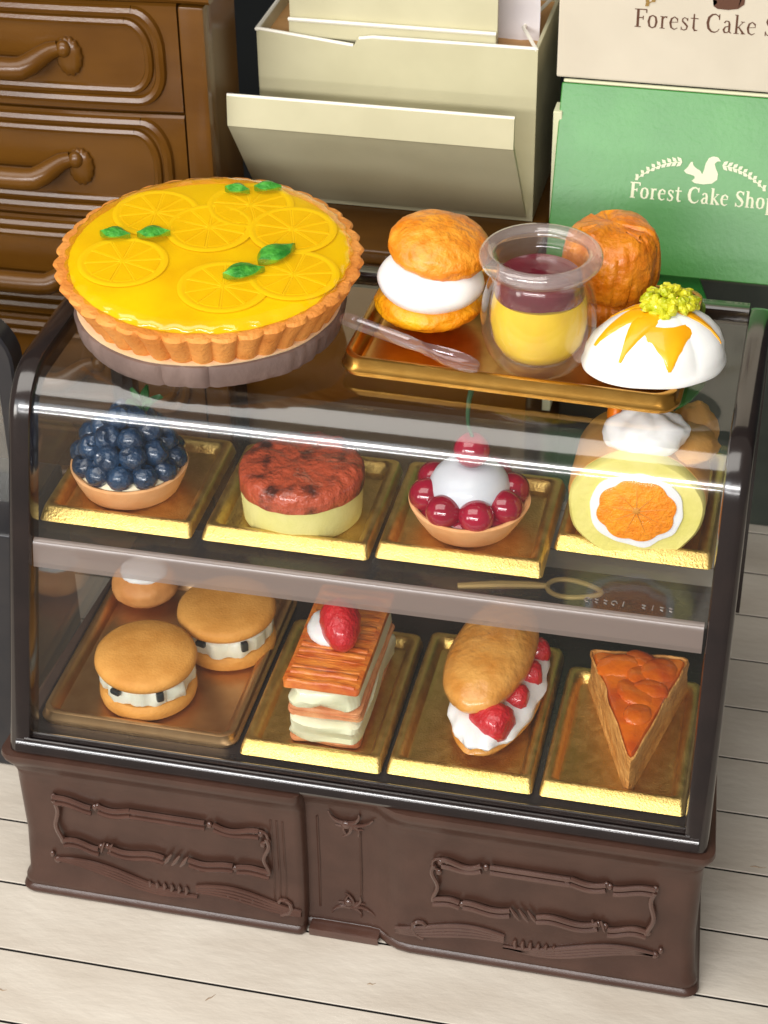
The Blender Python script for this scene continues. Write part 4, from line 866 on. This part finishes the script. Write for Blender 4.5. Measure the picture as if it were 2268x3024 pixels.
def emblem(M, size, what='both'):
    bm = NB(); Ms = M @ Matrix.Scale(size, 4)
    body = [(-1.0, .48), (-.80, .70), (-.66, 1.0), (-.56, 1.02), (-.48, .80), (-.3, .66), (-.08, .56), (.06, .36), (.14, .62), (.2, 1.0), (.34, 1.3), (.58, 1.42), (.86, 1.38), (1.04, 1.18), (.84, 1.16), (.7, 1.02), (.78, .78), (.95, .46), (.94, .12), (.66, -.12), (.2, -.2), (-.3, -.18), (-.5, -.06), (-.34, .1), (-.36, .22), (-.56, .28), (-.86, .34)]
    if what != 'sprigs': V = [bm.verts.new(Ms @ Vector((a, b, 0.03))) for a, b in body]; f = bm.faces.new(V); bmesh.ops.triangulate(bm, faces=[f])
    for sg in ((-1, 1) if what != 'squirrel' else ()):
        pts = []
        for i in range(9):
            t = i/8; pts.append((sg*(1.15+2.4*t), 0.95-0.95*t*t-0.12*t))
        for i in range(8): ribbon(bm, [pts[i], pts[i+1]], .05, Ms, 0.032+0.001*(i % 2))
        for i in range(9):
            for k in (-1, 1):
                b = Vector((pts[i][0], pts[i][1])); d = Vector((sg*0.72, k*0.62)).normalized(); l = 0.42*(1-i*0.045)
                q = b+d*l; n = Vector((-d.y, d.x))*0.11
                W_ = [b, b+d*l*.5+n, q, b+d*l*.5-n]; bm.faces.new([bm.verts.new(Ms @ Vector((a.x, a.y, 0.036+0.002*((i*2+k) % 5)))) for a in W_])
    return bm
M_green = mat('green_card', (58, 134, 54), 0.40, (68, 144, 62), 1.2, 0.6, 16, bdist=0.012, coat=0.35, coatrough=0.30)
M_green2 = mat('green_card_edge', (34, 130, 50), 0.45)
M_edge = mat('cream_edge', (222, 222, 186), 0.6)
gb = thing('green_box', 'glossy green cake box with its lettered lid tilted forward under the beige box', 'box')
bm = NB(); bbox(bm, (5.12, 7.62, 5.05), (8.78, 12.4, 7.70), 0.02); link('box_body', bm, mat('box_side', (92, 98, 84), 0.6), gb, False)
top = Vector((0, 7.50, 7.71)); bot = Vector((0, 6.62, 5.62)); up = (top-bot).normalized(); nrm = up.cross(Vector((-1, 0, 0))).normalized()
if nrm.y > 0: nrm = -nrm
LM = Matrix(((1, up.x, nrm.x, 0), (0, up.y, nrm.y, 0), (0, up.z, nrm.z, 0), (0, 0, 0, 1)))   # columns: x, up, normal
hl = (top-bot).length
bm = NB(); box(bm, (0, 0, 0), (3.70, hl, 0.05), None, 0.012, 1); bm.transform(Matrix.Translation(Vector((6.92, 0, 0))+(top+bot)/2+Vector((0, 0, 0))) @ LM); lid = link('lid', bm, M_green, gb, False)
bm = NB(); box(bm, (0, 0, 0), (3.66, 0.045, 0.05), None, 0.01, 1); bm.transform(Matrix.Translation(Vector((6.92, top.y+0.0, top.z+0.03))) @ LM); link('lid_edge', bm, M_edge, gb, False)
bm = NB(); prism(bm, [(5.12, 5.60), (7.0, 5.60), (7.12, 5.30), (5.12, 5.30)], 'y', 6.70, 6.74); link('lower_flap', bm, M_green2, gb, False)
bm = NB(); bbox(bm, (5.0, 7.3, 3.0), (5.11, 7.6, 7.4), 0.01); link('side_tab', bm, M_edge, gb, False)
M_ink = mat('cream_ink', (226, 228, 196), 0.6)
face = Matrix.Translation(Vector((0, bot.y, bot.z))+nrm*0.027) @ LM
bm, wdt = lettering('Forest Cake Shop', Matrix.Translation((0, 0, 0)), 1.0); bm.free()
tw = 1.80; sz = tw/wdt
def onface(x, h): return face @ Matrix.Translation((x, h, 0))
bm, _ = lettering('Forest Cake Shop', onface(6.05, 0.93), sz, 1.4); link('lettering', bm, M_ink, lid, False)
bm = emblem(onface(6.90, 1.21), 0.215); link('squirrel_emblem', bm, M_ink, lid, False)

dc = thing('storage_carton', 'dark grey-green carton standing on the floor beneath the green box', 'carton')
bm = NB(); bbox(bm, (4.95, 9.45, 0.0), (11.5, 13.0, 4.70), 0.04, 2); link('carton_body', bm, mat('dark_carton', (60, 66, 60), 0.7, (70, 76, 68), 2), dc, False)
bm = NB(); bbox(bm, (4.93, 9.42, 4.70), (11.52, 13.02, 5.045), 0.03, 2); link('carton_lid', bm, mat('dark_carton', (60, 66, 60), 0.7), dc, False)
bb = thing('beige_box', 'beige cake box with brown lettering stacked above the green box', 'box')
bm = NB(); bbox(bm, (5.00, 7.44, 7.80), (8.86, 10.4, 10.6), 0.025, 2); body = link('box_body', bm, mat('beige_card', (206, 196, 176), 0.55, (214, 204, 184), 1.0, 0.2, 60, bdist=0.003), bb, False)
fb = Matrix(((1, 0, 0, 0), (0, 0, -1, 7.438), (0, 1, 0, 0), (0, 0, 0, 1)))
M_ink2 = mat('brown_ink', (92, 58, 40), 0.6); M_ink3 = mat('olive_gold_ink', (150, 118, 60), 0.6)
sz2 = 2.15/wdt
bm, _ = lettering('Forest Cake Shop', fb @ Matrix.Translation((5.93, 8.52, 0)), sz2); link('lettering', bm, M_ink2, body, False)
bm = emblem(fb @ Matrix.Translation((6.98, 8.86, 0)), 0.25, 'squirrel'); link('squirrel_emblem', bm, M_ink2, body, False)
bm = emblem(fb @ Matrix.Translation((6.98, 8.86, 0)), 0.25, 'sprigs'); link('leaf_sprigs', bm, M_ink3, body, False)
